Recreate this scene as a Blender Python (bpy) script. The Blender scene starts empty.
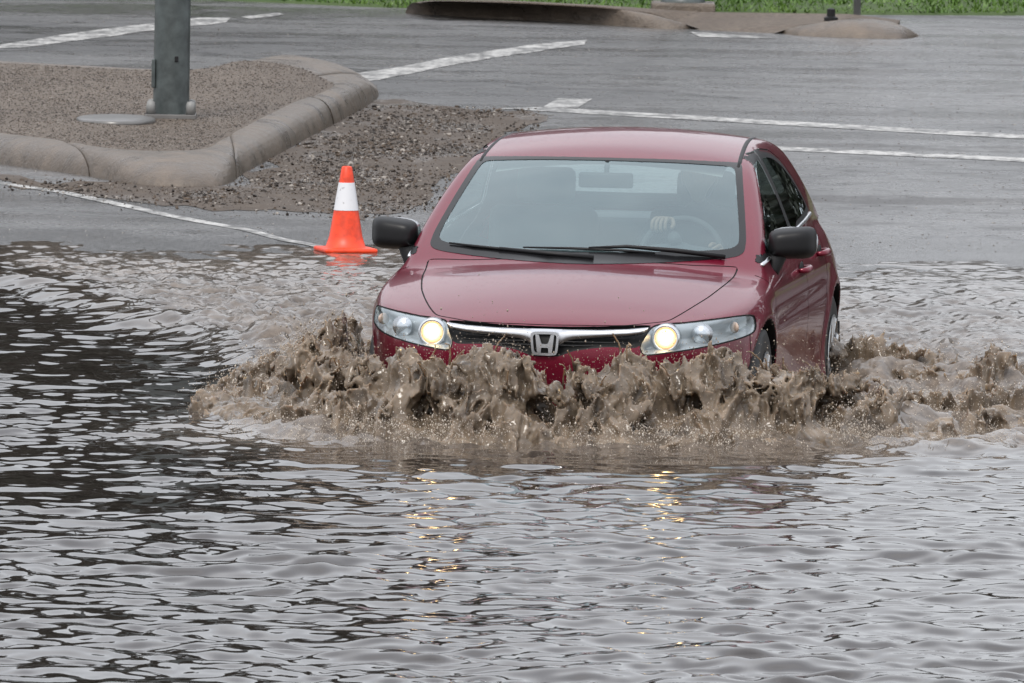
import bpy, bmesh, math, random
import numpy as np
import openvdb as vdb
from mathutils import Vector, Matrix
random.seed(7)
rng = np.random.default_rng(11)
SC = bpy.context.scene
COL = SC.collection
R = math.radians

# ------------------------------------------------------------------ camera model (also used to survey the ground plan)
FPX = 15000.0; CAMH = 4.71; PITCH = math.atan(.0652); ROLL = R(1.0)
def survey(px, py, z=0.0):
    """ground point seen at a given picture position, on the level z"""
    a = px-512; b = py-341.5
    x = a*math.cos(ROLL)+b*math.sin(ROLL); y = -a*math.sin(ROLL)+b*math.cos(ROLL)
    cp, sp = math.cos(PITCH), math.sin(PITCH)
    r = np.array([x/FPX, cp-y/FPX*sp, -sp-y/FPX*cp])
    t = (z-CAMH)/r[2]
    return np.array([0, 0, CAMH])+t*r

# ------------------------------------------------------------------ numeric helpers
class Spline:
    """natural cubic spline, clamped linear outside"""
    def __init__(s, xs, ys):
        xs = np.array(xs, float); ys = np.array(ys, float)
        o = np.argsort(xs); xs = xs[o]; ys = ys[o]
        n = len(xs); h = np.diff(xs); A = np.eye(n); b = np.zeros(n)
        for i in range(1, n-1):
            A[i, i-1] = h[i-1]; A[i, i] = 2*(h[i-1]+h[i]); A[i, i+1] = h[i]
            b[i] = 6*((ys[i+1]-ys[i])/h[i]-(ys[i]-ys[i-1])/h[i-1])
        s.x, s.y, s.h, s.m = xs, ys, h, np.linalg.solve(A, b)
    def __call__(s, q):
        q = np.clip(np.asarray(q, float), s.x[0], s.x[-1])
        i = np.clip(np.searchsorted(s.x, q)-1, 0, len(s.h)-1)
        h = s.h[i]; a = (s.x[i+1]-q)/h; b = (q-s.x[i])/h
        return a*s.y[i]+b*s.y[i+1]+((a**3-a)*s.m[i]+(b**3-b)*s.m[i+1])*h*h/6
def smax(a, b, k):
    h = np.maximum(k-np.abs(a-b), 0)/k
    return np.maximum(a, b)+h*h*h*k/6
def smin(a, b, k):
    return -smax(-a, -b, k)
def sstep(a, b, x):
    t = np.clip((x-a)/(b-a), 0, 1); return t*t*(3-2*t)

_perm = rng.permutation(256); _perm = np.concatenate([_perm, _perm, _perm])
_grad = rng.normal(size=(256, 3)); _grad /= np.linalg.norm(_grad, axis=1)[:, None]
_grad = _grad.astype(np.float32)
def perlin(x, y, z):
    x = np.asarray(x, np.float32); y = np.asarray(y, np.float32); z = np.asarray(z, np.float32)
    xi = np.floor(x).astype(np.int32); yi = np.floor(y).astype(np.int32); zi = np.floor(z).astype(np.int32)
    fx = x-xi; fy = y-yi; fz = z-zi
    u = fx*fx*fx*(fx*(fx*6-15)+10); v = fy*fy*fy*(fy*(fy*6-15)+10); w = fz*fz*fz*(fz*(fz*6-15)+10)
    xi &= 255; yi &= 255; zi &= 255
    def g(i, j, k):
        h = _perm[_perm[_perm[xi+i]+yi+j]+zi+k]
        q = _grad[h]
        return q[..., 0]*(fx-i)+q[..., 1]*(fy-j)+q[..., 2]*(fz-k)
    x00 = g(0,0,0)*(1-u)+g(1,0,0)*u; x10 = g(0,1,0)*(1-u)+g(1,1,0)*u
    x01 = g(0,0,1)*(1-u)+g(1,0,1)*u; x11 = g(0,1,1)*(1-u)+g(1,1,1)*u
    return ((x00*(1-v)+x10*v)*(1-w)+(x01*(1-v)+x11*v)*w)*1.6
def fbm(x, y, z, oc=4, gain=.5):
    r = 0; a = 1
    for i in range(oc):
        r = r+a*perlin(x*2**i+17.3*i, y*2**i+3.1*i, z*2**i+8.7*i); a *= gain
    return r

def closed_curve(pts, n=10):
    """rounded closed outline (centripetal-ish Catmull-Rom) through 2D points"""
    p = np.array(pts, float); m = len(p); out = []
    for i in range(m):
        a, b, c, d = p[i-1], p[i], p[(i+1) % m], p[(i+2) % m]
        l = np.linalg.norm(c-b)
        t1 = (c-a); t2 = (d-b)
        t1 = t1/(np.linalg.norm(t1)+1e-9)*l*.75; t2 = t2/(np.linalg.norm(t2)+1e-9)*l*.75
        for k in range(n):
            t = k/n
            out.append((2*t**3-3*t**2+1)*b+(t**3-2*t**2+t)*t1+(-2*t**3+3*t**2)*c+(t**3-t**2)*t2)
    return np.array(out)
def poly_sd(P, poly):
    """signed distance (negative inside) of points P (n,2) to a closed polygon"""
    P = np.asarray(P, float); out = np.full(len(P), 1.0)
    lo = poly.min(0)-.25; hi = poly.max(0)+.25
    idx = np.nonzero(((P > lo) & (P < hi)).all(1))[0]
    if len(idx) == 0: return out
    A = poly; B = np.roll(poly, -1, 0)
    for c in range(0, len(idx), 20000):
        ii = idx[c:c+20000]; q = P[ii][:, None, :]
        e = (B-A)[None]; w = q-A[None]
        t = np.clip((w*e).sum(-1)/((e*e).sum(-1)+1e-12), 0, 1)
        d = np.sqrt((((w-e*t[..., None])**2).sum(-1)).min(1))
        ya = A[None, :, 1]; yb = B[None, :, 1]; qy = q[..., 1]; qx = q[..., 0]
        cond = (ya > qy) != (yb > qy)
        xx = A[None, :, 0]+(qy-ya)/(np.where(np.abs(yb-ya) < 1e-9, 1e-9, yb-ya))*(B-A)[None, :, 0]
        ins = (cond & (qx < xx)).sum(1) % 2 == 1
        out[ii] = np.where(ins, -d, d)
    return out

def poly_sd_fast0(P, poly):
    lo = poly.min(0); s = np.full(len(P), 1.0)
    X, Y = P[:, 0], P[:, 1]; d = np.full(len(P), 1e9); ins = np.zeros(len(P), bool)
    for a, b in zip(poly, np.roll(poly, -1, 0)):
        e = b-a; t = np.clip(((X-a[0])*e[0]+(Y-a[1])*e[1])/(e@e+1e-12), 0, 1)
        d = np.minimum(d, np.hypot(X-a[0]-t*e[0], Y-a[1]-t*e[1]))
        c = (a[1] > Y) != (b[1] > Y); ins ^= c & (X < a[0]+(Y-a[1])/((b[1]-a[1]) or 1e-9)*(b[0]-a[0]))
    return np.where(ins, -d, d)

# ------------------------------------------------------------------ object helpers
def thing(name, label, cat, loc=(0, 0, 0), rotz=0, group=None):
    o = bpy.data.objects.new(name, None); COL.objects.link(o)
    o.location = loc; o.rotation_euler = (0, 0, rotz)
    o.empty_display_size = .2
    tag(o, label, cat, group); return o
def tag(o, label=None, cat=None, group=None, kind=None):
    if label: o['label'] = label
    if cat: o['category'] = cat
    if group: o['group'] = group
    if kind: o['kind'] = kind
    return o
def mesh_obj(name, V, Fc, mats, parent=None, smooth=True, mi=None, normals=None):
    me = bpy.data.meshes.new(name)
    V = np.asarray(V, np.float32)
    if isinstance(Fc, np.ndarray):
        nf, k = Fc.shape
        me.vertices.add(len(V)); me.vertices.foreach_set('co', V.ravel())
        me.loops.add(nf*k); me.loops.foreach_set('vertex_index', Fc.astype(np.int32).ravel())
        me.polygons.add(nf); me.polygons.foreach_set('loop_start', np.arange(0, nf*k, k, dtype=np.int32))
        me.update(calc_edges=True)
    else:
        me.from_pydata(V.tolist(), [], Fc)
    me.validate()
    if not isinstance(mats, (list, tuple)): mats = [mats]
    for m in mats: me.materials.append(m)
    if mi is not None: me.polygons.foreach_set('material_index', np.asarray(mi, np.int32))
    me.polygons.foreach_set('use_smooth', np.full(len(me.polygons), smooth))
    if normals is not None: me.normals_split_custom_set_from_vertices(np.asarray(normals, float).tolist())
    me.update()
    o = bpy.data.objects.new(name, me); COL.objects.link(o)
    if parent: o.parent = parent
    return o
def bm_obj(name, bm, mats, parent=None, smooth=True, sharp=None):
    me = bpy.data.meshes.new(name)
    bmesh.ops.recalc_face_normals(bm, faces=bm.faces)
    bm.to_mesh(me); bm.free()
    if not isinstance(mats, (list, tuple)): mats = [mats]
    for m in mats: me.materials.append(m)
    me.polygons.foreach_set('use_smooth', np.full(len(me.polygons), smooth))
    if smooth and sharp: me.set_sharp_from_angle(angle=R(sharp))
    me.update()
    o = bpy.data.objects.new(name, me); COL.objects.link(o)
    if parent: o.parent = parent
    return o
def box(bm, c, s, bev=0.0, rot=None, seg=2):
    """bevelled box centred at c, full size s"""
    r = bmesh.ops.create_cube(bm, size=1.0); vs = r['verts']
    M = Matrix.Translation(c) @ (rot.to_4x4() if rot else Matrix.Identity(4)) @ Matrix.Diagonal((s[0], s[1], s[2], 1))
    bmesh.ops.transform(bm, matrix=M, verts=vs)
    if bev:
        es = list({e for v in vs for e in v.link_edges})
        bmesh.ops.bevel(bm, geom=es, offset=bev, segments=seg, profile=.6, affect='EDGES')
def tube(bm, pts, rad, n=8, caps=True):
    pts = [Vector(p) for p in pts]; rads = rad if isinstance(rad, (list, tuple)) else [rad]*len(pts)
    rings = []; up = Vector((0, 0, 1))
    for i, p in enumerate(pts):
        t = (pts[min(i+1, len(pts)-1)]-pts[max(i-1, 0)]).normalized()
        a = t.cross(up)
        if a.length < .05: a = t.cross(Vector((1, 0, 0)))
        a.normalize(); b = a.cross(t).normalized()
        rings.append([bm.verts.new(p+rads[i]*(math.cos(2*math.pi*k/n)*a+math.sin(2*math.pi*k/n)*b)) for k in range(n)])
    for r0, r1 in zip(rings, rings[1:]):
        for k in range(n): bm.faces.new((r0[k], r0[(k+1) % n], r1[(k+1) % n], r1[k]))
    if caps: bm.faces.new(rings[0][::-1]); bm.faces.new(rings[-1])
def lathe(bm, prof, n=32, axis='Z', M=None):
    """prof: list of (radius, height)"""
    rings = []
    for r, h in prof:
        ring = []
        for k in range(n):
            a = 2*math.pi*k/n
            p = Vector((r*math.cos(a), r*math.sin(a), h))
            if axis == 'Y': p = Vector((p.x, p.z, p.y))
            if axis == 'X': p = Vector((p.z, p.x, p.y))
            if M: p = M @ p
            ring.append(bm.verts.new(p))
        rings.append(ring)
    for r0, r1 in zip(rings, rings[1:]):
        for k in range(n): bm.faces.new((r0[k], r0[(k+1) % n], r1[(k+1) % n], r1[k]))
    if prof[0][0] > 1e-6: bm.faces.new(rings[0][::-1])
    if prof[-1][0] > 1e-6: bm.faces.new(rings[-1])

# ------------------------------------------------------------------ material helpers
def mat(name):
    m = bpy.data.materials.new(name); m.use_nodes = True
    nt = m.node_tree; b = nt.nodes['Principled BSDF']
    return m, nt, b
def nd(nt, t, **kw):
    n = nt.nodes.new(t)
    for k, v in kw.items():
        if k in n.inputs.keys() if hasattr(n.inputs, 'keys') else False: n.inputs[k].default_value = v
        else: setattr(n, k, v)
    return n
def noise(nt, scale, detail=4, rough=.55, vec=None, dist=0):
    n = nt.nodes.new('ShaderNodeTexNoise'); n.inputs['Scale'].default_value = scale
    n.inputs['Detail'].default_value = detail; n.inputs['Roughness'].default_value = rough; n.inputs['Distortion'].default_value = dist
    if vec: nt.links.new(vec, n.inputs['Vector'])
    return n
def coords(nt, scale=(1, 1, 1), kind='Object'):
    t = nt.nodes.new('ShaderNodeTexCoord'); m = nt.nodes.new('ShaderNodeMapping')
    m.inputs['Scale'].default_value = scale; nt.links.new(t.outputs[kind], m.inputs['Vector'])
    return m.outputs['Vector']
def ramp(nt, fac, stops):
    r = nt.nodes.new('ShaderNodeValToRGB'); e = r.color_ramp.elements
    while len(e) < len(stops): e.new(.5)
    for i, (p, c) in enumerate(stops):
        e[i].position = p; e[i].color = (c if len(c) == 4 else (*c, 1)) if hasattr(c, '__len__') else (c, c, c, 1)
    nt.links.new(fac, r.inputs['Fac']); return r.outputs['Color']
def mixc(nt, fac, a, b, mode='MIX'):
    m = nt.nodes.new('ShaderNodeMix'); m.data_type = 'RGBA'; m.blend_type = mode
    for s, v in ((m.inputs['Factor'], fac), (m.inputs['A'], a), (m.inputs['B'], b)):
        pass
    ins = [m.inputs[0], m.inputs[6], m.inputs[7]]
    for s, v in zip(ins, (fac, a, b)):
        if isinstance(v, bpy.types.NodeSocket): nt.links.new(v, s)
        elif isinstance(v, (int, float)): s.default_value = v
        else: s.default_value = v if len(v) == 4 else (*v, 1)
    return m.outputs[2]
def mathn(nt, op, a, b=None):
    m = nt.nodes.new('ShaderNodeMath'); m.operation = op
    for s, v in zip(m.inputs, (a, b)):
        if v is None: continue
        if isinstance(v, bpy.types.NodeSocket): nt.links.new(v, s)
        else: s.default_value = v
    return m.outputs[0]
def bump(nt, b, h, strength=.3, dist=.01):
    n = nt.nodes.new('ShaderNodeBump'); n.inputs['Strength'].default_value = strength; n.inputs['Distance'].default_value = dist
    nt.links.new(h, n.inputs['Height']); nt.links.new(n.outputs['Normal'], b.inputs['Normal']); return n
def simple(name, col, rough=.5, metal=0, spec=.5, coat=0, bumpscale=None, bstr=.2, bdist=.004, var=.12, vscale=6):
    """principled with a little tone and roughness variation"""
    m, nt, b = mat(name)
    v = coords(nt); n = noise(nt, vscale, 5, .6, v)
    c = mixc(nt, ramp(nt, n.outputs['Fac'], [(.3, 0.), (.7, 1.)]), [x*(1-var) for x in col], [min(1, x*(1+var)) for x in col])
    nt.links.new(c, b.inputs['Base Color'])
    rr = nt.nodes.new('ShaderNodeMapRange'); rr.inputs[3].default_value = max(rough-.08, .02); rr.inputs[4].default_value = min(rough+.08, 1)
    nt.links.new(n.outputs['Fac'], rr.inputs[0]); nt.links.new(rr.outputs[0], b.inputs['Roughness'])
    b.inputs['Metallic'].default_value = metal; b.inputs['Specular IOR Level'].default_value = spec
    b.inputs['Coat Weight'].default_value = coat; b.inputs['Coat Roughness'].default_value = .04
    if bumpscale:
        n2 = noise(nt, bumpscale, 4, .6, v); bump(nt, b, n2.outputs['Fac'], bstr, bdist)
    return m
# ------------------------------------------------------------------ materials
M = {}
# wine-red metallic paint, beaded with rain
m, nt, b = mat('wine_red_paint')
v = coords(nt)
n = noise(nt, 900, 2, .5, v)
c = mixc(nt, ramp(nt, n.outputs['Fac'], [(.42, 0.), (.75, 1.)]), (.112, .003, .014), (.20, .012, .036))
nt.links.new(c, b.inputs['Base Color'])
b.inputs['Metallic'].default_value = .35; b.inputs['Roughness'].default_value = .36
b.inputs['Coat Weight'].default_value = .72; b.inputs['Coat Roughness'].default_value = .04; b.inputs['Coat IOR'].default_value = 1.40; b.inputs['Specular IOR Level'].default_value = .15
vo = nt.nodes.new('ShaderNodeTexVoronoi'); vo.inputs['Scale'].default_value = 95; vo.inputs['Randomness'].default_value = 1
nt.links.new(v, vo.inputs['Vector'])
drop = ramp(nt, vo.outputs['Distance'], [(0., 1.), (.22, .75), (.30, 0.)])
gate = ramp(nt, noise(nt, 40, 2, .5, v).outputs['Fac'], [(.50, 0.), (.58, 1.)])
hh = mathn(nt, 'MULTIPLY', drop, gate)
bn = nt.nodes.new('ShaderNodeBump'); bn.inputs['Strength'].default_value = .35; bn.inputs['Distance'].default_value = .0012
nt.links.new(hh, bn.inputs['Height']); nt.links.new(bn.outputs['Normal'], b.inputs['Coat Normal'])
M['paint'] = m
M['black'] = simple('black_trim', (.007, .007, .008), .5, spec=.3)
M['gap'] = simple('dark_gap', (.006, .006, .006), .8)
M['mirror_black'] = simple('black_mirror_shell', (.008, .008, .009), .42, spec=.28, bumpscale=700, bstr=.12, bdist=.0006)
M['cowl'] = simple('grey_cowl_plastic', (.024, .026, .029), .55, spec=.3)
M['frit'] = simple('black_glass_border', (.008, .008, .009), .2, spec=.25)
M['chrome'] = simple('brushed_chrome', (.60, .61, .63), .27, metal=1, var=.05)
M['silver'] = simple('silver_rim_paint', (.55, .56, .57), .3, metal=.8, var=.06)
M['rubber'] = simple('tyre_rubber', (.014, .014, .014), .6, bumpscale=120)
M['dash'] = simple('grey_dashboard', (.05, .053, .056), .7, bumpscale=300)
M['seat'] = simple('grey_seat_cloth', (.04, .042, .045), .85, bumpscale=400)
M['lining'] = simple('pale_roof_lining', (.28, .28, .27), .9)
M['jacket'] = simple('dark_jacket_cloth', (.02, .022, .026), .85, bumpscale=200)
M['skin'] = simple('skin', (.27, .175, .13), .5, var=.08, vscale=30)
M['hair'] = simple('dark_hair', (.02, .016, .013), .55, bumpscale=150)
M['lens_grey'] = simple('grey_reflector', (.62, .65, .68), .18, metal=.9, var=.05)
M['housing'] = simple('grey_lamp_housing', (.34, .37, .385), .36, metal=.45)
M['amber'] = simple('amber_indicator', (.40, .30, .24), .25)
M['red_lens'] = simple('red_tail_lens', (.35, .01, .01), .15)
def glass(name, tint, f0, mist=0):
    m, nt, b = mat(name); nt.nodes.remove(b)
    out = nt.nodes['Material Output']
    tr = nt.nodes.new('ShaderNodeBsdfTransparent'); tr.inputs['Color'].default_value = (*tint, 1)
    gl = nt.nodes.new('ShaderNodeBsdfGlossy'); gl.inputs['Roughness'].default_value = .02; gl.inputs['Color'].default_value = (.86, .97, 1, 1)
    fr = nt.nodes.new('ShaderNodeFresnel'); ge = nt.nodes.new('ShaderNodeNewGeometry')        # the pane is a single sheet: same reflectance from both sides
    mi_ = nt.nodes.new('ShaderNodeMapRange'); mi_.inputs[3].default_value = 1.52; mi_.inputs[4].default_value = 1/1.52
    nt.links.new(ge.outputs['Backfacing'], mi_.inputs[0]); nt.links.new(mi_.outputs[0], fr.inputs['IOR'])
    fac = mathn(nt, 'ADD', mathn(nt, 'MULTIPLY', fr.outputs[0], 1.25), f0)
    fac = mathn(nt, 'MINIMUM', fac, 1.0)
    mx = nt.nodes.new('ShaderNodeMixShader'); nt.links.new(fac, mx.inputs[0])
    nt.links.new(tr.outputs[0], mx.inputs[1]); nt.links.new(gl.outputs[0], mx.inputs[2]); 
    last = mx.outputs[0]
    if mist:                                                     # breath fogging inside the pane; its teal also paints in reflected sky haze
        df = nt.nodes.new('ShaderNodeBsdfDiffuse'); df.inputs['Color'].default_value = (.24, .46, .50, 1)
        n = noise(nt, 2.2, 4, .6, coords(nt)); mr = nt.nodes.new('ShaderNodeMapRange'); mr.inputs[1].default_value = .3; mr.inputs[2].default_value = .7
        mr.inputs[3].default_value = mist*.7; mr.inputs[4].default_value = mist*1.3; nt.links.new(n.outputs['Fac'], mr.inputs[0])
        m2 = nt.nodes.new('ShaderNodeMixShader'); nt.links.new(mr.outputs[0], m2.inputs[0]); nt.links.new(last, m2.inputs[1]); nt.links.new(df.outputs[0], m2.inputs[2]); last = m2.outputs[0]
    nt.links.new(last, out.inputs['Surface'])
    return m
M['windshield'] = glass('green_tinted_glass', (.62, .72, .71), .09, .05)
M['rear_glass'] = glass('tinted_rear_glass', (.78, .86, .85), .0)
M['side_glass'] = glass('dark_tinted_glass', (.35, .40, .38), .03)
M['lens'] = glass('clear_lamp_lens', (.93, .94, .95), .02)
m, nt, b = mat('lit_lamp')
tc = nt.nodes.new('ShaderNodeTexCoord')
vl = nt.nodes.new('ShaderNodeVectorMath'); vl.operation = 'LENGTH'; nt.links.new(tc.outputs['Object'], vl.inputs[0])
cc = ramp(nt, vl.outputs['Value'], [(0., (1, .70, .30)), (.03, (1, .62, .22)), (.05, (1, .45, .11))])
st = ramp(nt, vl.outputs['Value'], [(0., 1.), (.013, .75), (.022, .12), (.036, .045), (.050, .018)])
nt.links.new(cc, b.inputs['Emission Color'])
es = mathn(nt, 'MULTIPLY', st, 26.0); nt.links.new(es, b.inputs['Emission Strength'])
b.inputs['Base Color'].default_value = (.8, .75, .6, 1)
M['lit'] = m
# asphalt, rain-wet: stone grain, tyre-worn tracks, damp patches, a few cracks, soaked near the flood's edge
m, nt, b = mat('wet_asphalt')
v = coords(nt)
big = noise(nt, .30, 5, .65, coords(nt, (1, .6, 1)), .5)
mid = noise(nt, 2.2, 6, .7, v, .3)
grain = noise(nt, 38, 2, .9, v)
track = noise(nt, .55, 3, .55, coords(nt, (.10, 1, 1)))
c1 = mixc(nt, ramp(nt, grain.outputs['Fac'], [(.40, 0.), (.60, 1.)]), (.018, .018, .019), (.185, .182, .180))
c2 = mixc(nt, ramp(nt, mid.outputs['Fac'], [(.38, 0.), (.62, .65)]), c1, (.070, .068, .067))
c2 = mixc(nt, ramp(nt, big.outputs['Fac'], [(.47, 0.), (.60, .8)]), c2, (.040, .039, .039))
vc = nt.nodes.new('ShaderNodeTexVoronoi'); vc.feature = 'DISTANCE_TO_EDGE'; vc.inputs['Scale'].default_value = .16
wv = nt.nodes.new('ShaderNodeVectorMath'); wv.operation = 'ADD'; nt.links.new(v, wv.inputs[0])
wn = noise(nt, 1.1, 4, .6, v); ws_ = nt.nodes.new('ShaderNodeVectorMath'); ws_.operation = 'SCALE'; ws_.inputs['Scale'].default_value = 1.6
nt.links.new(wn.outputs['Color'], ws_.inputs[0]); nt.links.new(ws_.outputs[0], wv.inputs[1]); nt.links.new(wv.outputs[0], vc.inputs['Vector'])
crack = ramp(nt, vc.outputs['Distance'], [(.0, .8), (.006, .6), (.012, 0.)])
c2 = mixc(nt, crack, c2, (.015, .014, .014))
at = nt.nodes.new('ShaderNodeAttribute'); at.attribute_name = 'soaked'
soak = ramp(nt, mathn(nt, 'ADD', at.outputs['Fac'], mathn(nt, 'MULTIPLY', mathn(nt, 'SUBTRACT', mid.outputs['Fac'], .5), .9)), [(.35, 0.), (.6, 1.)])
c3 = mixc(nt, mathn(nt, 'MULTIPLY', soak, .3), c2, (.022, .021, .021))
nt.links.new(c3, b.inputs['Base Color'])
wet = mathn(nt, 'ADD', mathn(nt, 'MULTIPLY', track.outputs['Fac'], .45), mathn(nt, 'ADD', mathn(nt, 'MULTIPLY', big.outputs['Fac'], .25), mathn(nt, 'MULTIPLY', mid.outputs['Fac'], .30)))
rr = ramp(nt, wet, [(.44, .15), (.51, .29), (.58, .52)])
rr = mixc(nt, soak, rr, (.20, .20, .20))
nt.links.new(rr, b.inputs['Roughness'])
hb = mathn(nt, 'ADD', grain.outputs['Fac'], mathn(nt, 'MULTIPLY', mid.outputs['Fac'], 1.5))
bump(nt, b, hb, .5, .010)
M['asphalt'] = m
# gravel and silt washed over the road
m, nt, b = mat('silt_and_gravel')
v = coords(nt)
vo = nt.nodes.new('ShaderNodeTexVoronoi'); vo.inputs['Scale'].default_value = 26; nt.links.new(coords(nt, (1, .45, 1)), vo.inputs['Vector'])
n1 = noise(nt, 9, 6, .75, coords(nt, (1, .4, 1))); n2 = noise(nt, 1.5, 4, .6, coords(nt, (1, .35, 1)))
c = mixc(nt, n1.outputs['Fac'], (.022, .015, .010), (.115, .084, .060))
c = mixc(nt, mathn(nt, 'MULTIPLY', vo.outputs['Color'], .5), c, (.07, .057, .046))
c = mixc(nt, ramp(nt, n1.outputs['Fac'], [(.62, 0.), (.72, 1.)]), c, (.18, .155, .13))
nt.links.new(c, b.inputs['Base Color'])
nt.links.new(ramp(nt, n2.outputs['Fac'], [(.40, .7), (.54, .6), (.60, .12)]), b.inputs['Roughness'])
bump(nt, b, n1.outputs['Fac'], .8, .03)
b.inputs['Specular IOR Level'].default_value = .28
M['gravel'] = m
# exposed aggregate paving
m, nt, b = mat('aggregate_paving')
v = coords(nt); n1 = noise(nt, 26, 4, .85, v); n2 = noise(nt, 1.3, 4, .6, coords(nt, (1, .4, 1)))
c = mixc(nt, ramp(nt, n1.outputs['Fac'], [(.3, 0.), (.7, 1.)]), (.020, .015, .011), (.21, .170, .136))
c = mixc(nt, ramp(nt, n2.outputs['Fac'], [(.35, 0.), (.7, .6)]), c, (.075, .058, .045))
nt.links.new(c, b.inputs['Base Color']); b.inputs['Roughness'].default_value = .62; bump(nt, b, n1.outputs['Fac'], .6, .012)
b.inputs['Specular IOR Level'].default_value = .22
M['aggregate'] = m
# kerb concrete, wet and worn
m, nt, b = mat('worn_wet_concrete')
v = coords(nt); n1 = noise(nt, 60, 4, .7, v); n2 = noise(nt, 3.0, 6, .7, v, .6)
c = mixc(nt, ramp(nt, n2.outputs['Fac'], [(.3, 0.), (.7, 1.)]), (.050, .038, .028), (.185, .146, .112))
c = mixc(nt, ramp(nt, n1.outputs['Fac'], [(.3, 0.), (.75, .5)]), c, (.06, .048, .038))
nt.links.new(c, b.inputs['Base Color'])
nt.links.new(ramp(nt, n2.outputs['Fac'], [(.35, .22), (.65, .50)]), b.inputs['Roughness']); n3 = noise(nt, 11, 5, .75, v, .8); bump(nt, b, mathn(nt, 'ADD', n1.outputs['Fac'], mathn(nt, 'MULTIPLY', n3.outputs['Fac'], 3.0)), .55, .010)
M['kerb'] = m
# worn road paint
m, nt, b = mat('worn_white_paint')
v = coords(nt); n1 = noise(nt, 14, 6, .75, coords(nt, (1, .4, 1))); n2 = noise(nt, 2.2, 4, .6, v)
k = mathn(nt, 'ADD', mathn(nt, 'MULTIPLY', n1.outputs['Fac'], .65), mathn(nt, 'MULTIPLY', n2.outputs['Fac'], .35))
c = mixc(nt, ramp(nt, k, [(.44, 0.), (.57, 1.)]), (.095, .093, .09), (.43, .425, .41))
nt.links.new(c, b.inputs['Base Color']); b.inputs['Roughness'].default_value = .45; bump(nt, b, n1.outputs['Fac'], .3, .003)
M['marking'] = m
M['galv'] = simple('weathered_steel_pole', (.055, .066, .066), .42, metal=.1, var=.5, vscale=9, bumpscale=60)
M['cap_grey'] = simple('grey_bolt_cover', (.20, .20, .195), .5)
M['plate'] = simple('wet_steel_cover', (.16, .155, .15), .35, metal=.4)
M['orange'] = simple('orange_cone_plastic', (.70, .048, .009), .42, var=.28, vscale=22)
m, nt, b = mat('white_reflective_band')
v = coords(nt); n1 = noise(nt, 40, 4, .7, v); c = mixc(nt, ramp(nt, n1.outputs['Fac'], [(.62, 0.), (.7, .8)]), (.62, .63, .66), (.14, .13, .13))
nt.links.new(c, b.inputs['Base Color']); b.inputs['Roughness'].default_value = .35; M['band'] = m
m, nt, b = mat('meadow_soil'); v = coords(nt); n1 = noise(nt, 3, 5, .7, v)
nt.links.new(mixc(nt, n1.outputs['Fac'], (.030, .055, .014), (.06, .09, .028)), b.inputs['Base Color']); b.inputs['Roughness'].default_value = .9; M['turf'] = m
m, nt, b = mat('grass_blade')
oi = nt.nodes.new('ShaderNodeTexCoord'); n1 = noise(nt, .9, 4, .6, oi.outputs['Object'])
nt.links.new(mixc(nt, ramp(nt, n1.outputs['Fac'], [(.35, 0.), (.65, 1.)]), (.045, .105, .010), (.09, .165, .018)), b.inputs['Base Color']); b.inputs['Roughness'].default_value = .5
M['grass'] = m
m, nt, b = mat('dark_leaf'); n1 = noise(nt, .5, 3, .6, coords(nt))
nt.links.new(mixc(nt, n1.outputs['Fac'], (.022, .023, .019), (.050, .052, .038)), b.inputs['Base Color']); b.inputs['Roughness'].default_value = .55; M['leaf'] = m
M['bark'] = simple('bark', (.06, .048, .038), .9, bumpscale=8)
# flood water
m, nt, b = mat('muddy_water')
at = nt.nodes.new('ShaderNodeAttribute'); at.attribute_name = 'mud'
v = coords(nt)
n0 = noise(nt, 1.2, 4, .6, v)
nf = noise(nt, 16, 5, .7, v)
fac = mathn(nt, 'MULTIPLY', at.outputs['Fac'], ramp(nt, nf.outputs['Fac'], [(.35, .35), (.65, 1.)]))
c = mixc(nt, fac, (.024, .019, .017), (.21, .172, .140))
nt.links.new(c, b.inputs['Base Color'])
rg = nt.nodes.new('ShaderNodeMapRange'); rg.inputs[3].default_value = .03; rg.inputs[4].default_value = .30
ar = nt.nodes.new('ShaderNodeAttribute'); ar.attribute_name = 'churn'
nt.links.new(ar.outputs['Fac'], rg.inputs[0]); nt.links.new(rg.outputs[0], b.inputs['Roughness'])
b.inputs['IOR'].default_value = 1.333
M['water'] = m
m, nt, b = mat('churned_muddy_water')
v = coords(nt); n1 = noise(nt, 7, 5, .65, v); n2 = noise(nt, 60, 4, .7, v)
c = mixc(nt, ramp(nt, n1.outputs['Fac'], [(.3, 0.), (.7, 1.)]), (.050, .037, .026), (.225, .176, .130))
nt.links.new(c, b.inputs['Base Color']); b.inputs['Roughness'].default_value = .06; b.inputs['IOR'].default_value = 1.36
bump(nt, b, n2.outputs['Fac'], .07, .008)
b.inputs['Subsurface Weight'].default_value = .6; b.inputs['Subsurface Radius'].default_value = (.03, .022, .015); b.inputs['Subsurface Scale'].default_value = 1.0
M['splash'] = m
m, nt, b = mat('water_droplet'); b.inputs['Base Color'].default_value = (.28, .23, .18, 1); b.inputs['Roughness'].default_value = .15; M['drop'] = m
M['pebble_dark'] = simple('dark_wet_pebble', (.020, .014, .010), .45, spec=.25, var=.4)
M['pebble'] = simple('grey_brown_pebble', (.075, .055, .040), .5, spec=.25, var=.4)
M['pebble_pale'] = simple('pale_pebble', (.24, .215, .19), .5, var=.3)
m, nt, b = mat('brown_froth'); b.inputs['Base Color'].default_value = (.50, .44, .375, 1); b.inputs['Roughness'].default_value = .3; M['froth'] = m
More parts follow.
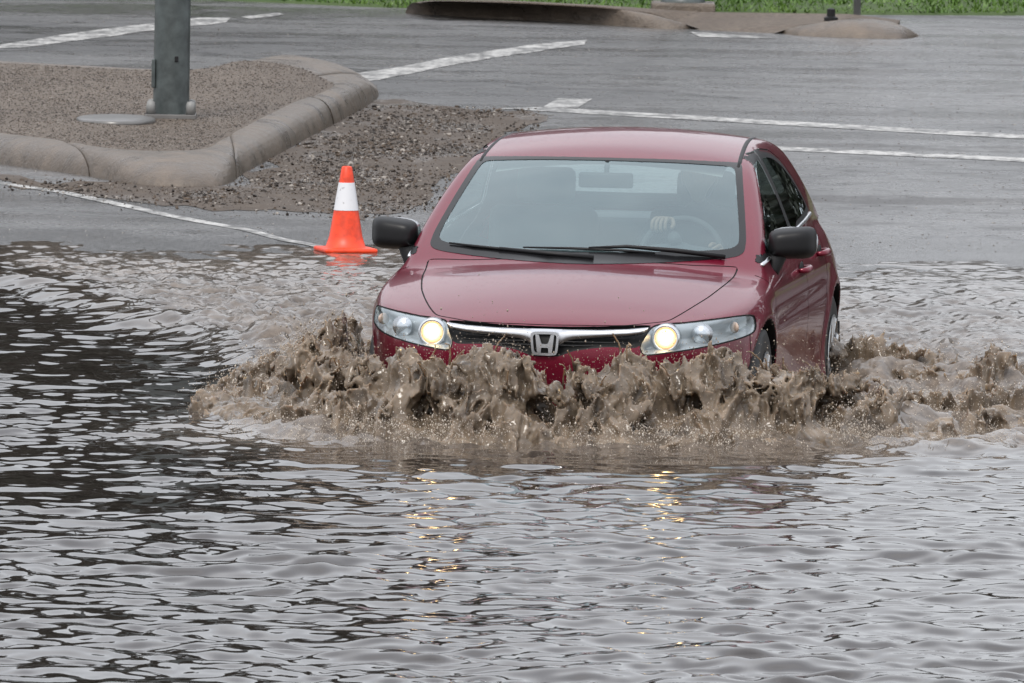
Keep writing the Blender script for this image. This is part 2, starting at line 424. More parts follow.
# ------------------------------------------------------------------ the car (car axes: x forward, y to its left, z up from the road)
YAW = R(7.5); CARLOC = (.44, 68.24, -.20)
car = thing('car', 'wine red four-door sedan with headlights on ploughing through the brown floodwater', 'car', CARLOC, math.atan2(-math.cos(YAW), -math.sin(YAW)))
Wz = Spline([.12, .20, .28, .40, .50, .60, .70, .78, .86, .94, 1.05, 1.2], [.845, .874, .876, .868, .876, .884, .884, .870, .840, .802, .745, .66])
F0 = Spline([.12, .2, .3, .4, .52, .60, .68, .80, 1.0, 1.2], [2.12, 2.17, 2.215, 2.24, 2.255, 2.25, 2.225, 2.14, 2.0, 1.9])
R0 = Spline([.12, .3, .5, .7, .9, 1.1, 1.2], [-2.12, -2.21, -2.25, -2.25, -2.23, -2.16, -2.1])
Hc = Spline([2.4, 2.25, 2.15, 2.02, 1.85, 1.6, 1.3, 1.05, .7, .3, 0, -.65, -1.0, -1.35, -1.7, -2.0, -2.2, -2.4],
            [.585, .642, .683, .727, .772, .822, .868, .895, .925, .955, .968, .985, .993, .997, .998, .99, .975, .96])
Rc = Spline([.5, .25, .12, 0, -.15, -.35, -.6, -.9, -1.2, -1.5, -1.9, -2.2], [1.20, 1.285, 1.322, 1.350, 1.376, 1.400, 1.411, 1.405, 1.375, 1.315, 1.2, 1.08])
def g_lower(x, ay, z):
    rw = np.minimum(np.hypot(x-1.35, z-.32), np.hypot(x+1.35, z-.32))
    a = Wz(z)+.014*np.exp(-((rw-.365)/.05)**2)*(z > .1)
    a = a-.006*np.exp(-((z-.67+.02*x)/.035)**2)*sstep(1.2, .8, np.abs(x))
    b = F0(z)-1.0
    tf = np.maximum(x-1.0, 0)/b
    tr = np.maximum(-1.25-x, 0)/np.maximum(-1.25-R0(z), .1)
    t = tf+tr
    r = (ay/a)**3.5+t**2.75+1e-6
    g1 = (r**(1/3.0)-1)*.90
    top = z-(Hc(x)-.10*ay**2-.02*np.maximum(ay-.55, 0)**2*sstep(1.0, .6, x))
    g = smax(g1, top*.95, .075)
    return np.maximum(g, .17-z)
def ws_x(ay, z):
    q = z-.9
    return 1.10-q*2.02-.75*q*q-.33*ay**2
def g_green(x, ay, z):
    gw = (x-ws_x(ay, z))/2.5
    roof = z-(Rc(x)-.13*ay**2)
    s0 = .808-.022*np.maximum(x-.1, 0)**2-.035*np.maximum(-x-.6, 0)**2
    q = z-.93
    side = (ay-(s0-.30*q-.36*q*np.abs(q)))*.93
    rear = (-1.98+(z-1.03)*1.95+.25*ay**2-x)/2.2
    g = smax(gw, roof, .035); g = smax(g, side, .05); g = smax(g, rear, .05)
    return np.maximum(g, .80+.15*sstep(-1.2, -1.7, x)-z)
def arch(x, ay, z):
    d = np.maximum(.352-np.hypot(x-1.35, z-.32), .352-np.hypot(x+1.35, z-.325))
    return np.minimum(d, ay-.56)
def body_f(P):
    x = P[..., 0]; ay = np.abs(P[..., 1]); z = P[..., 2]
    g = smin(g_lower(x, ay, z), g_green(x, ay, z), .045)
    return np.maximum(g, arch(x, ay, z))
def grad_f(f, P, e=2e-4):
    G = np.empty_like(P)
    for k in range(3):
        d = np.zeros(3); d[k] = e
        G[:, k] = (f(P+d)-f(P-d))/(2*e)
    return G
def project(f, P, it=4):
    for _ in range(it):
        g = grad_f(f, P); v = f(P); n2 = np.maximum((g*g).sum(1), .04)
        st = v/n2
        st = np.clip(st, -.03, .03)
        P = P-g*st[:, None]
    return P
def normals_f(f, P):
    g = grad_f(f, P); return g/np.maximum(np.linalg.norm(g, axis=1), 1e-9)[:, None]

HV = .0145
ox, oz = -2.36, .10
nx = int(4.75/HV); ny = int(.98/HV); nz = int(1.42/HV)
gx = ox+HV*np.arange(nx); gy = HV*(np.arange(ny)+.5); gz = oz+HV*np.arange(nz)
half = np.empty((nx, ny, nz), np.float32)
for i0 in range(0, nx, 40):
    X, Y, Z = np.meshgrid(gx[i0:i0+40], gy, gz, indexing='ij')
    half[i0:i0+40] = body_f(np.stack([X, Y, Z], -1))
full = np.ascontiguousarray(np.concatenate([half[:, ::-1, :], half], 1))
grid = vdb.FloatGrid(background=1.0); grid.copyFromArray(full); 
pts, quads = grid.convertToQuads(isovalue=0.0)
V = np.array(pts, float)*HV+np.array([ox, -HV*(ny-.5), oz])
V = project(body_f, V, 4)
bm = bmesh.new()
bv = [bm.verts.new(p) for p in V]
for q in quads:
    try: bm.faces.new([bv[i] for i in q])
    except ValueError: pass
bm.verts.index_update()

# outlines of panels, glass and lamps
HOOD = [(2.163, 0), (2.150, .20), (2.125, .34), (2.075, .44), (2.02, .518), (1.85, .582), (1.6, .642), (1.3, .682), (1.0, .70), (.98, .69), (1.045, .5), (1.085, .25), (1.10, 0)]
HOOD = HOOD+[(x, -y) for x, y in HOOD[-2:0:-1]]
HOOD = closed_curve(HOOD, 5)
def dens(p, n=6):
    """subdivide a polygon's edges through a light curve, corners kept"""
    return closed_curve(p, n)
LAMP = dens([(.842, .703), (.80, .708), (.74, .704), (.595, .690), (.475, .680), (.455, .668), (.422, .60), (.430, .566), (.45, .560), (.595, .578), (.72, .598), (.82, .620), (.850, .636), (.853, .66)])
GRIL = dens([(0, .671), (.22, .675), (.44, .683), (.452, .672), (.418, .60), (.39, .588), (.27, .590), (.13, .570), (.06, .545), (0, .543),
             (-.06, .545), (-.13, .570), (-.27, .590), (-.39, .588), (-.418, .60), (-.452, .672), (-.44, .683), (-.22, .675)])
WSO = dens([(0, .885), (.35, .893), (.62, .912), (.695, .925), (.712, .945), (.70, 1.0), (.655, 1.13), (.61, 1.26), (.592, 1.312), (.57, 1.322), (.3, 1.322), (0, 1.326)], 8)
def mirror_poly(p):
    return p
def symm(p):
    """half outline (y>=0, bottom centre to top centre) to a full one"""
    q = [(a, b) for a, b in p]
    return q+[(-a, b) for a, b in q[-2:0:-1]]
WSO = dens(symm([(0, .888), (.35, .897), (.62, .915), (.690, .926), (.712, .945), (.706, 1.0), (.664, 1.13), (.618, 1.255), (.600, 1.292), (.57, 1.300), (.3, 1.310), (0, 1.313)]), 6)
WSI = dens(symm([(0, .934), (.35, .940), (.60, .950), (.655, .957), (.678, .975), (.672, 1.02), (.635, 1.13), (.592, 1.245), (.576, 1.276), (.552, 1.285), (.3, 1.298), (0, 1.302)]), 6)
RWO = dens(symm([(0, 1.025), (.4, 1.03), (.60, 1.045), (.62, 1.07), (.55, 1.30), (.52, 1.335), (.3, 1.35), (0, 1.355)]), 5)
RWI = dens(symm([(0, 1.042), (.4, 1.047), (.57, 1.062), (.59, 1.09), (.52, 1.285), (.49, 1.31), (.3, 1.325), (0, 1.33)]), 5)
FWO = dens([(.97, .925), (.70, 1.068), (.40, 1.20), (.18, 1.275), (.0, 1.312), (-.20, 1.328), (-.262, 1.325), (-.27, 1.28), (-.262, 1.0), (-.255, .965), (-.1, .955), (.5, .922), (.90, .898)], 6)
FWI = dens([(.88, .945), (.66, 1.052), (.38, 1.178), (.15, 1.255), (-.02, 1.287), (-.17, 1.303), (-.205, 1.298), (-.215, 1.26), (-.212, 1.02), (-.20, .985), (-.1, .975), (.5, .944), (.82, .926)], 6)
RWN = dens([(-.285, .968), (-.29, 1.325), (-.45, 1.328), (-.70, 1.308), (-.92, 1.255), (-1.10, 1.165), (-1.26, 1.04), (-1.25, 1.02), (-1.0, 1.003), (-.6, .985)], 6)
RWNI = dens([(-.33, .99), (-.335, 1.29), (-.36, 1.30), (-.46, 1.302), (-.69, 1.283), (-.90, 1.232), (-1.06, 1.15), (-1.19, 1.052), (-1.18, 1.04), (-.98, 1.024), (-.6, 1.006)], 6)
FD = np.array([(1.07, .885), (1.0, .90), (1.02, .82), (1.0, .60), (.985, .32), (.95, .275), (-.20, .275), (-.275, .30), (-.275, 1.30), (-.27, 1.335), (0, 1.325), (.2, 1.285), (.42, 1.21), (.72, 1.09), (1.06, .92)])
RD = np.array([(-.275, .30), (-.275, 1.335), (-.45, 1.34), (-.72, 1.322), (-.95, 1.27), (-1.13, 1.18), (-1.30, 1.05), (-1.27, .95), (-1.12, .80), (-1.0, .66), (-.95, .50), (-.92, .32), (-.86, .275), (-.34, .275)])
FDs = FD; RDs = RD
TL = dens([(.50, .80), (.75, .80), (.83, .84), (.80, .93), (.70, .955), (.52, .945)], 5)

def fields(P, only=None):
    """signed distance to each panel's outline, for the part of the shell where that panel can lie"""
    x = P[:, 0]; y = P[:, 1]; ay = np.abs(y); z = P[:, 2]
    big = np.ones(len(P)); xz = np.stack([x, z], 1); s = (ay > .775-.42*(z-.9)) & ((x < ws_x(ay, z)-.075) | (z < .93))
    gate_ws = (x > -.15) & (z > .86) & (x > ws_x(ay, z)-.07)
    rr = (x < -1.0) & (z > 1.0)
    yz = np.stack([y, z], 1); ayz = np.stack([ay, z], 1)
    spec = {'hood': ((x > .9) & (z > .6), np.stack([x, y], 1), HOOD), 'lamp': (x > 1.4, ayz, LAMP), 'grille': (x > 1.8, yz, GRIL),
            'ws': (gate_ws, yz, WSO), 'wsi': (gate_ws, yz, WSI), 'rw': (rr, yz, RWO), 'rwi': (rr, yz, RWI), 'fw': (s, xz, FWO), 'fwi': (s, xz, FWI),
            'bw': (s, xz, RWN), 'bwi': (s, xz, RWNI), 'fd': ((ay > .775-.42*np.maximum(z-.9, 0)) & ((x < ws_x(ay, z)-.075) | (ay > .78)), xz, FD), 'bd': ((ay > .775-.42*np.maximum(z-.9, 0)) , xz, RD), 'tl': (x < -1.6, ayz, TL)}
    fl = {}
    for k, (g, q, poly) in spec.items():
        if only and k != only: continue
        d = big.copy(); i = np.nonzero(g)[0]
        if len(i): d[i] = poly_sd(q[i], poly)
        fl[k] = d
    if not only or only == 'bump':
        fl['bump'] = np.where(x > 1.3, np.maximum(1.66-x, z-.645), big)
    return fl
def cut(level_of):
    """split the shell's edges and faces along the zero line of a field"""
    bm.verts.index_update(); bm.verts.ensure_lookup_table()
    P = np.array([v.co for v in bm.verts])
    d = level_of(P)
    d[np.abs(d) < 9e-4] = 0
    bm.edges.ensure_lookup_table()
    E = np.array([(e.verts[0].index, e.verts[1].index) for e in bm.edges])
    d0 = d[E[:, 0]]; d1 = d[E[:, 1]]
    hit = np.nonzero((d0*d1 < 0) & (np.abs(d0) < .08) & (np.abs(d1) < .08))[0]
    edges = [bm.edges[i] for i in hit]
    on = set(bm.verts[i] for i in np.nonzero(d == 0)[0])
    for e, a, b_ in zip(edges, d0[hit], d1[hit]):
        v0 = e.verts[0]
        ne, nv = bmesh.utils.edge_split(e, v0, float(a/(a-b_)))
        on.add(nv)
    todo = set(f for v in on for f in v.link_faces)
    for f in list(todo):
        if not f.is_valid: continue
        vs = list(f.verts); k = [i for i, v in enumerate(vs) if v in on]
        if len(k) < 2: continue
        done = False
        for a in range(len(k)):
            for b_ in range(a+1, len(k)):
                g = k[b_]-k[a]
                if g == 1 or g == len(vs)-1: continue
                try: bmesh.utils.face_split(f, vs[k[a]], vs[k[b_]]); done = True
                except ValueError: pass
                break
            if done: break
def F1(key, off=0.0):
    return lambda P: fields_one(P, key)-off
def fields_one(P, key):
    return fields(P, key)[key]
GAPW = .0035
for key, offs in (('hood', (GAPW, -GAPW)), ('lamp', (0, .006)), ('grille', (0,)), ('ws', (0,)), ('wsi', (0,)), ('rw', (0,)), ('rwi', (0,)),
                  ('fw', (0,)), ('fwi', (0,)), ('bw', (0,)), ('bwi', (0,)), ('fd', (GAPW, -GAPW)), ('bd', (GAPW, -GAPW)), ('tl', (0,)), ('bump', (.003, -.003))):
    for o_ in offs: cut(F1(key, o_))
bm.verts.index_update()
P = np.array([v.co for v in bm.verts])
P = project(body_f, P, 2)
N = normals_f(body_f, P)
faces = [[v.index for v in f.verts] for f in bm.faces]
C = np.array([P[f].mean(0) for f in faces])
bm.free()
fl = fields(C)
AR = arch(C[:, 0], np.abs(C[:, 1]), C[:, 2])
part = np.full(len(faces), 'body', dtype=object)
part[(np.abs(AR) < .02) & (AR > -.004)] = 'arch'
part[fl['fd'] < 0] = 'door_f'; part[fl['bd'] < 0] = 'door_b'
part[(fl['bump'] < 0) & (part == 'body')] = 'bumper'
part[((np.abs(fl['fd']) < GAPW) | (np.abs(fl['bd']) < GAPW))] = 'gap'
part[(np.abs(fl['bump']) < .003) & (np.abs(C[:, 1]) > .76) & (part != 'arch')] = 'gap'
part[fl['hood'] < 0] = 'hood'; part[(np.abs(fl['hood']) < GAPW) & (C[:, 0] < 2.2)] = 'gap'
part[fl['lamp'] < .006] = 'gap'; part[fl['lamp'] < 0] = 'lamp'
part[fl['grille'] < 0] = 'grille'
part[fl['ws'] < 0] = 'ws'; part[fl['wsi'] < 0] = 'wsi'
part[fl['rw'] < 0] = 'rw'; part[fl['rwi'] < 0] = 'rwi'
part[fl['fw'] < 0] = 'fw'; part[fl['fwi'] < 0] = 'fwi'
part[fl['bw'] < 0] = 'bw'; part[fl['bwi'] < 0] = 'bwi'
part[fl['tl'] < 0] = 'tl'
side = np.where(C[:, 1] > 0, 1, -1)
def piece(name, sel, m, parent, offset=0.0):
    """take a patch of the shell as its own mesh"""
    ids = np.nonzero(sel)[0]
    used = np.unique(np.concatenate([faces[i] for i in ids])); mp = {u: k for k, u in enumerate(used)}
    fs = [[mp[j] for j in faces[i]] for i in ids]
    return mesh_obj(name, P[used]+N[used]*offset, fs, m, parent, True, None, N[used])
body = piece('body', part == 'body', M['paint'], car)
piece('panel_gap', part == 'gap', M['gap'], body, -.004)
for sx_ in (1, -1):
    for sy_ in (1, -1): piece('wheel_well', (part == 'arch') & (C[:, 0]*sx_ > 0) & (C[:, 1]*sy_ > 0), M['black'], body)
piece('bumper', part == 'bumper', M['paint'], car)
hood = piece('hood', part == 'hood', M['paint'], car)
piece('windshield_border', part == 'ws', M['frit'], car, .002)
piece('windshield', part == 'wsi', M['windshield'], car)
rwf = piece('rear_window', part == 'rwi', M['rear_glass'], car)
piece('rear_window_border', part == 'rw', M['frit'], rwf)
for s in (1, -1):
    ss = side == s
    d = piece('door', (part == 'door_f') & ss, M['paint'], car)
    g = piece('window', (part == 'fwi') & ss, M['side_glass'], d)
    piece('window_frame', (part == 'fw') & ss, M['black'], d, .002)
    d2 = piece('door', (part == 'door_b') & ss, M['paint'], car)
    piece('window', (part == 'bwi') & ss, M['side_glass'], d2)
    piece('window_frame', (part == 'bw') & ss, M['black'], d2, .002)
    piece('tail_light', (part == 'tl') & ss, M['red_lens'], car)
    # belt moulding under the windows, door handles
    for dd, xs in ((d, (.90, .70, .40, .10, -.262)), (d2, (-.285, -.6, -.9, -1.15, -1.26))):
        pp = []
        for xx in xs:
            zz = np.interp(xx, [-1.26, -1.0, -.6, -.26, -.1, .5, .95, 1.05], [1.016, 1.0, .982, .966, .952, .919, .890, .886])
            q = project(body_f, np.array([[xx, s*.80, zz]]), 6)[0]; q[1] += s*.003
            pp.append(q)
        b_ = bmesh.new(); tube(b_, pp, .0095, 8); bm_obj('belt_moulding', b_, M['chrome'], dd)
    for dd, hx, hz in ((d, -.14, .81), (d2, -.98, .845)):
        q = project(body_f, np.array([[hx+.11, s*.86, hz], [hx, s*.86, hz+.004], [hx-.11, s*.86, hz+.006]]), 6)
        b_ = bmesh.new()
        tube(b_, [q[0]+[0, s*.004, 0], q[0]*.8+q[1]*.2+[0, s*.03, 0], q[1]+[0, s*.042, 0], q[2]*.8+q[1]*.2+[0, s*.03, 0], q[2]+[0, s*.004, 0]], [.010, .015, .017, .015, .010], 10)
        bm_obj('handle', b_, M['paint'], dd)
        b_ = bmesh.new(); bmesh.ops.create_uvsphere(b_, u_segments=16, v_segments=10, radius=1)
        bmesh.ops.transform(b_, matrix=Matrix.Translation(Vector(q[1])+Vector((0, s*.001, 0))) @ Matrix.Diagonal((.075, .006, .034, 1)), verts=b_.verts)
        bm_obj('handle_recess', b_, M['gap'], dd)

# --- headlights
def drop_to(y, z):
    """front surface point of the shell at (y, z)"""
    xs = np.linspace(1.3, 2.4, 1101)
    v = body_f(np.stack([xs, np.full_like(xs, y), np.full_like(xs, z)], 1))
    k = np.nonzero(v < 0)[0]
    return xs[k[-1]] if len(k) else 1.3
for s in (1, -1):
    ss = (part == 'lamp') & (side == s)
    ids = np.nonzero(ss)[0]
    root = piece('headlight', ss, M['lens'], car)
    used = np.unique(np.concatenate([faces[i] for i in ids])); mp = {u: k for k, u in enumerate(used)}
    fs = [[mp[j] for j in faces[i]] for i in ids]
    # bowl behind the lens: the lens outline pushed back, joined with a side wall
    p0 = P[used].copy(); nn = N[used]
    lampd = fields(p0)['lamp']
    depth = .075*sstep(.0, -.03, lampd)+.004
    pb = p0-nn*depth[:, None]*[1, .7, .7]
    mesh_obj('reflector_bowl', pb, fs, M['housing'], root)
    # lit projector, dark high-beam reflector, amber corner
    cy, cz = .520, .629
    cx = drop_to(cy, cz)-.028
    b_ = bmesh.new(); lathe(b_, [(.0001, .010), (.018, .009), (.032, .006), (.043, .0), (.047, -.006)], 32, 'X')
    lamp = bm_obj('lit_lamp', b_, M['lit'], root); lamp.location = (cx, s*cy, cz)
    b_ = bmesh.new(); lathe(b_, [(.048, -.02), (.048, .004), (.056, .009), (.062, .003), (.066, -.05)], 32, 'X')
    o = bm_obj('lamp_ring', b_, M['lens_grey'], root); o.location = (cx, s*cy, cz)
    cy2, cz2 = .668, .645; cx2 = drop_to(cy2, cz2)-.035
    b_ = bmesh.new(); lathe(b_, [(.046, .012), (.044, .0), (.036, -.018), (.020, -.032), (.0001, -.036)], 28, 'X')
    o = bm_obj('reflector', b_, M['lens_grey'], root); o.location = (cx2, s*cy2, cz2); o.rotation_euler = (0, 0, s*R(12)); 
    b_ = bmesh.new()
    bmesh.ops.create_uvsphere(b_, u_segments=20, v_segments=12, radius=1)
    bmesh.ops.transform(b_, matrix=Matrix.Diagonal((.035, .013, .026, 1)), verts=b_.verts)
    o = bm_obj('indicator', b_, M['amber'], root); cx3 = drop_to(.790, .662)-.035; o.location = (cx3, s*.785, .662); o.rotation_euler = (0, 0, s*R(35))

# --- grille: dark recess with mesh, chrome bar and emblem
ids = np.nonzero(part == 'grille')[0]
used = np.unique(np.concatenate([faces[i] for i in ids])); mp = {u: k for k, u in enumerate(used)}
fs = [[mp[j] for j in faces[i]] for i in ids]
gd = fields(P[used])['grille']
gb = P[used]-np.array([1, 0, 0])*(.05*sstep(0, -.012, gd)+.001)[:, None]
grille = mesh_obj('grille', gb, fs, M['gap'], car)
b_ = bmesh.new()
for zz in (.592, .608, .625):
    ys = np.linspace(-.37, .37, 21); 
    tube(b_, [(drop_to(y, zz)-.022, y, zz) for y in ys], .0032, 6)
bm_obj('grille_bars', b_, M['black'], grille)
b_ = bmesh.new()
ys = np.linspace(-.447, .447, 61); rows = []
for y in ys:
    ay = abs(y)
    zt = np.interp(ay, [0, .1, .23, .36, .447], [.662, .661, .662, .668, .677])
    zb = np.interp(ay, [0, .065, .085, .12, .23, .36, .425, .447], [.575, .580, .600, .612, .624, .634, .645, .671])
    xc = drop_to(ay, .64)
    prof = []
    for t in np.linspace(0, 1, 7):
        z = zb+(zt-zb)*t
        prof.append((xc-.006+.014*math.sin(math.pi*t)**.6-(.0 if t not in (0, 1) else .012), y, z))
    rows.append([b_.verts.new(p) for p in prof]+[b_.verts.new((xc-.03, y, zt-.002)), b_.verts.new((xc-.03, y, zb+.002))])
for r0, r1 in zip(rows, rows[1:]):
    n_ = len(r0)
    for k in range(n_): b_.faces.new((r0[k], r0[(k+1) % n_], r1[(k+1) % n_], r1[k]))
b_.faces.new(rows[0]); b_.faces.new(rows[-1][::-1])
bm_obj('chrome_bar', b_, M['chrome'], grille, True, 40)
ex = drop_to(0, .60)+.012
em_o = closed_curve([(-.050, .051), (0, .053), (.050, .051), (.061, .044), (.063, .03), (.057, -.035), (.050, -.047), (.036, -.051), (0, -.052), (-.036, -.051), (-.050, -.047), (-.057, -.035), (-.063, .03), (-.061, .044)], 5)
em_i = em_o*np.array([.83, .80])
def plate(bm_, poly, x0, x1, inner=None):
    n_ = len(poly)
    f0 = [bm_.verts.new((x1, p[0], p[1])) for p in poly]; b0 = [bm_.verts.new((x0, p[0], p[1])) for p in poly]
    for k in range(n_): bm_.faces.new((b0[k], b0[(k+1) % n_], f0[(k+1) % n_], f0[k]))
    if inner is None: bm_.faces.new(f0); bm_.faces.new(b0[::-1])
    else:
        f1 = [bm_.verts.new((x1, p[0], p[1])) for p in inner]; b1 = [bm_.verts.new((x0, p[0], p[1])) for p in inner]
        for k in range(n_):
            j = (k+1) % n_
            bm_.faces.new((f0[k], f0[j], f1[j], f1[k])); bm_.faces.new((b0[j], b0[k], b1[k], b1[j])); bm_.faces.new((f1[k], f1[j], b1[j], b1[k]))
b_ = bmesh.new(); plate(b_, em_o, -.022, .012, em_i)
emblem = bm_obj('emblem', b_, M['chrome'], car, True, 30); emblem.location = (ex, 0, .600)
b_ = bmesh.new(); plate(b_, em_i*1.02, -.020, .001)
bm_obj('emblem_backing', b_, M['gap'], emblem)
b_ = bmesh.new()
# the letter: two legs that lean outward to the top, joined by a bar
H_ = [(-.042, .040), (-.027, .040), (-.0165, .006), (-.012, -.001), (.012, -.001), (.0165, .006), (.027, .040), (.042, .040), (.033, -.040), (.017, -.040), (.0165, -.022), (.012, -.018), (-.012, -.018), (-.0165, -.022), (-.017, -.040), (-.033, -.040)]
plate(b_, np.array(H_), .0, .011)
bm_obj('emblem_letter', b_, M['chrome'], emblem, False)

# --- cowl, wipers
b_ = bmesh.new(); rows = []
for y in np.linspace(-.69, .69, 41):
    ay = abs(y); x1 = np.interp(ay, [0, .25, .5, .69], [1.10, 1.085, 1.045, .975])
    z1 = float(Hc(x1))-.1*ay**2+.001
    x0 = float(ws_x(ay, .93))
    rows.append([b_.verts.new(p) for p in ((x1, y, z1), (x1-.02, y, z1+.004), (x0+.03, y, z1+.011), (x0+.012, y, z1+.03))])
for r0, r1 in zip(rows, rows[1:]):
    for k in range(3): b_.faces.new((r0[k], r0[k+1], r1[k+1], r1[k]))
cowl = bm_obj('cowl', b_, M['cowl'], car)
b_ = bmesh.new()
for y in np.linspace(-.42, .42, 11):
    x1 = np.interp(abs(y), [0, .25, .5], [1.10, 1.085, 1.045])-.035
    box(b_, (x1, y, float(Hc(x1))-.1*y*y+.014), (.026, .055, .004), .001)
bm_obj('cowl_vent', b_, M['gap'], cowl, False)
def on_glass(y, z, up=.012):
    return Vector((float(ws_x(abs(y), z))+up*.45, y, z+up*.9))
for pts_, arm in (([(.33, .930), (.18, .938), (-.05, .942), (-.27, .940)], [(.64, .912, .015), (.42, .930, .022), (.20, .944, .022), (.03, .942, .014)]),
                  ([(-.22, .925), (-.36, .930), (-.50, .937), (-.62, .945)], [(.06, .908, .008), (-.15, .918, .010), (-.38, .931, .010)])):
    b_ = bmesh.new()
    tube(b_, [on_glass(y, z, .009) for y, z in pts_], [.005, .007, .007, .004], 6)
    w = bm_obj('wiper', b_, M['black'], car)
    b_ = bmesh.new()
    aa = [on_glass(*p) for p in arm]
    tube(b_, aa, [.012, .011, .008, .005][:len(aa)], 8)
    bm_obj('wiper_arm', b_, M['black'], w)
# black roof mouldings that carry the windshield's side trim back over the roof
for s in (1, -1):
    pp = []
    for xx in np.linspace(.085, -1.25, 18):
        q = project(body_f, np.array([[xx, s*np.interp(xx, [-1.25, -.6, .06], [.53, .555, .590]), float(Rc(xx))-.05]]), 6)[0]; pp.append(q-normals_f(body_f, q[None])[0]*.010)
    b_ = bmesh.new(); tube(b_, pp, .0145, 10); bm_obj('roof_moulding', b_, M['black'], car)

# --- door mirrors
for s in (1, -1):
    b_ = bmesh.new()
    bmesh.ops.create_cube(b_, size=2)
    bmesh.ops.subdivide_edges(b_, edges=b_.edges[:], cuts=7, use_grid_fill=True)
    for v in b_.verts:
        p = v.co.copy(); q = Vector([math.copysign(abs(c)**1.0, c) for c in p])
        L4 = (abs(p.x)**4.5+abs(p.y)**4.5+abs(p.z)**4.5)**(1/4.5); p = p/L4
        fw = 1-.25*max(p.x, 0)
        v.co = Vector((p.x*.075-.02*p.y*1, p.y*.106*fw, p.z*.071*(1+.05*p.y)*fw+.006*p.y))
        v.co.y *= s
    mo = bm_obj('mirror', b_, M['mirror_black'], car); mo.location = (.63, s*.905, .975)
    b_ = bmesh.new()
    tube(b_, [(.05, -s*.085, -.165), (.04, -s*.080, -.12), (.02, -s*.068, -.07), (0, -s*.055, -.02)], [.022, .032, .042, .046], 12)
    bm_obj('mirror_foot', b_, M['mirror_black'], mo)
    b_ = bmesh.new(); plate(b_, closed_curve([(-.09, -.05), (.09, -.055), (.095, .05), (-.09, .055)], 5), -.079, -.070)
    bm_obj('mirror_glass', b_, M['chrome'], mo)

# --- wheels: tyre, rim with twin spokes
def wheel(x, s):
    b_ = bmesh.new()
    lathe(b_, [(.205, -.09), (.245, -.096), (.29, -.094), (.312, -.085), (.317, -.05), (.318, 0), (.317, .05), (.312, .085), (.29, .093), (.245, .095), (.212, .09)], 48, 'Y')
    t = bm_obj('wheel', b_, M['rubber'], car); t.location = (x, s*.783, .316)
    b_ = bmesh.new()
    lathe(b_, [(.208, .090), (.217, .099), (.210, .102), (.200, .088), (.190, .060), (.185, .0), (.19, -.07)], 48, 'Y')
    lathe(b_, [(.0001, .092), (.03, .091), (.045, .084), (.05, .03), (.0001, .03)], 24, 'Y')
    for k in range(7):
        a = 2*math.pi*k/7
        for da in (-.11, .11):
            c, c2 = math.cos(a+da*.5), math.sin(a+da*.5); e, e2 = math.cos(a+da), math.sin(a+da)
            tube(b_, [(.04*c, .076, .04*c2), (.12*c, .086, .12*c2), (.205*e, .092, .205*e2)], [.016, .013, .014], 6)
    if s < 0: bmesh.ops.transform(b_, matrix=Matrix.Diagonal((1, -1, 1, 1)), verts=b_.verts)
    r = bm_obj('rim', b_, M['silver'], t, True, 40)
    b_ = bmesh.new(); lathe(b_, [(.0001, .01), (.14, .01), (.14, .03), (.0001, .03)], 32, 'Y')
    if s < 0: bmesh.ops.transform(b_, matrix=Matrix.Diagonal((1, -1, 1, 1)), verts=b_.verts)
    bm_obj('brake_disc', b_, M['plate'], t, True, 40)
for x in (1.35, -1.35):
    for s in (1, -1): wheel(x, s)
# mud flap behind the rear wheels, side skirts
for s in (1, -1):
    b_ = bmesh.new(); box(b_, (-1.72, s*.79, .36), (.012, .16, .24), .004); bm_obj('mud_flap', b_, M['black'], car)

# --- cabin
b_ = bmesh.new(); box(b_, (-.25, 0, .30), (2.5, 1.36, .06), .02); bm_obj('cabin_floor', b_, M['dash'], car)
b_ = bmesh.new(); rows = []
for y in np.linspace(-.69, .69, 29):
    ay = abs(y); hump = .035*math.exp(-((y-.37)/.2)**2)
    x0 = float(ws_x(ay, .93))-.02
    rows.append([b_.verts.new(p) for p in ((x0, y, .91), (x0-.25, y, .925), (.62, y, .925+hump), (.50, y, .915+hump), (.46, y, .86), (.50, y, .62), (.60, y, .42))])
for r0, r1 in zip(rows, rows[1:]):
    for k in range(6): b_.faces.new((r0[k], r0[k+1], r1[k+1], r1[k]))
bm_obj('dashboard', b_, M['dash'], car)
def seat(name, x, y, w, back_h, hr=True):
    b_ = bmesh.new(); box(b_, (x+.22, y, .46), (.52, w, .20), .06, Matrix.Rotation(R(-8), 3, 'Y'), 3)
    st_ = bm_obj(name, b_, M['seat'], car)
    b_ = bmesh.new(); box(b_, (x-.12, y, .46+back_h/2), (.16, w, back_h), .06, Matrix.Rotation(R(-16), 3, 'Y'), 3)
    bm_obj('backrest', b_, M['seat'], st_)
    if hr:
        b_ = bmesh.new()
        for yy in ((y,) if w < .7 else (y-.36, y+.36)):
            box(b_, (x-.255, yy, .46+back_h+.085), (.10, .27, .17), .045, Matrix.Rotation(R(-10), 3, 'Y'), 3)
            for q in (-.06, .06): tube(b_, [(x-.22, yy+q, .46+back_h-.05), (x-.245, yy+q, .46+back_h+.05)], .007, 6)
        bm_obj('headrest', b_, M['seat'], st_)
seat('seat', -.30, .37, .50, .60); seat('seat', -.30, -.37, .50, .60); seat('rear_bench', -1.12, 0, 1.25, .50, False)
b_ = bmesh.new(); box(b_, (-1.62, 0, .95), (.60, 1.2, .02), .005); bm_obj('parcel_shelf', b_, M['dash'], car)
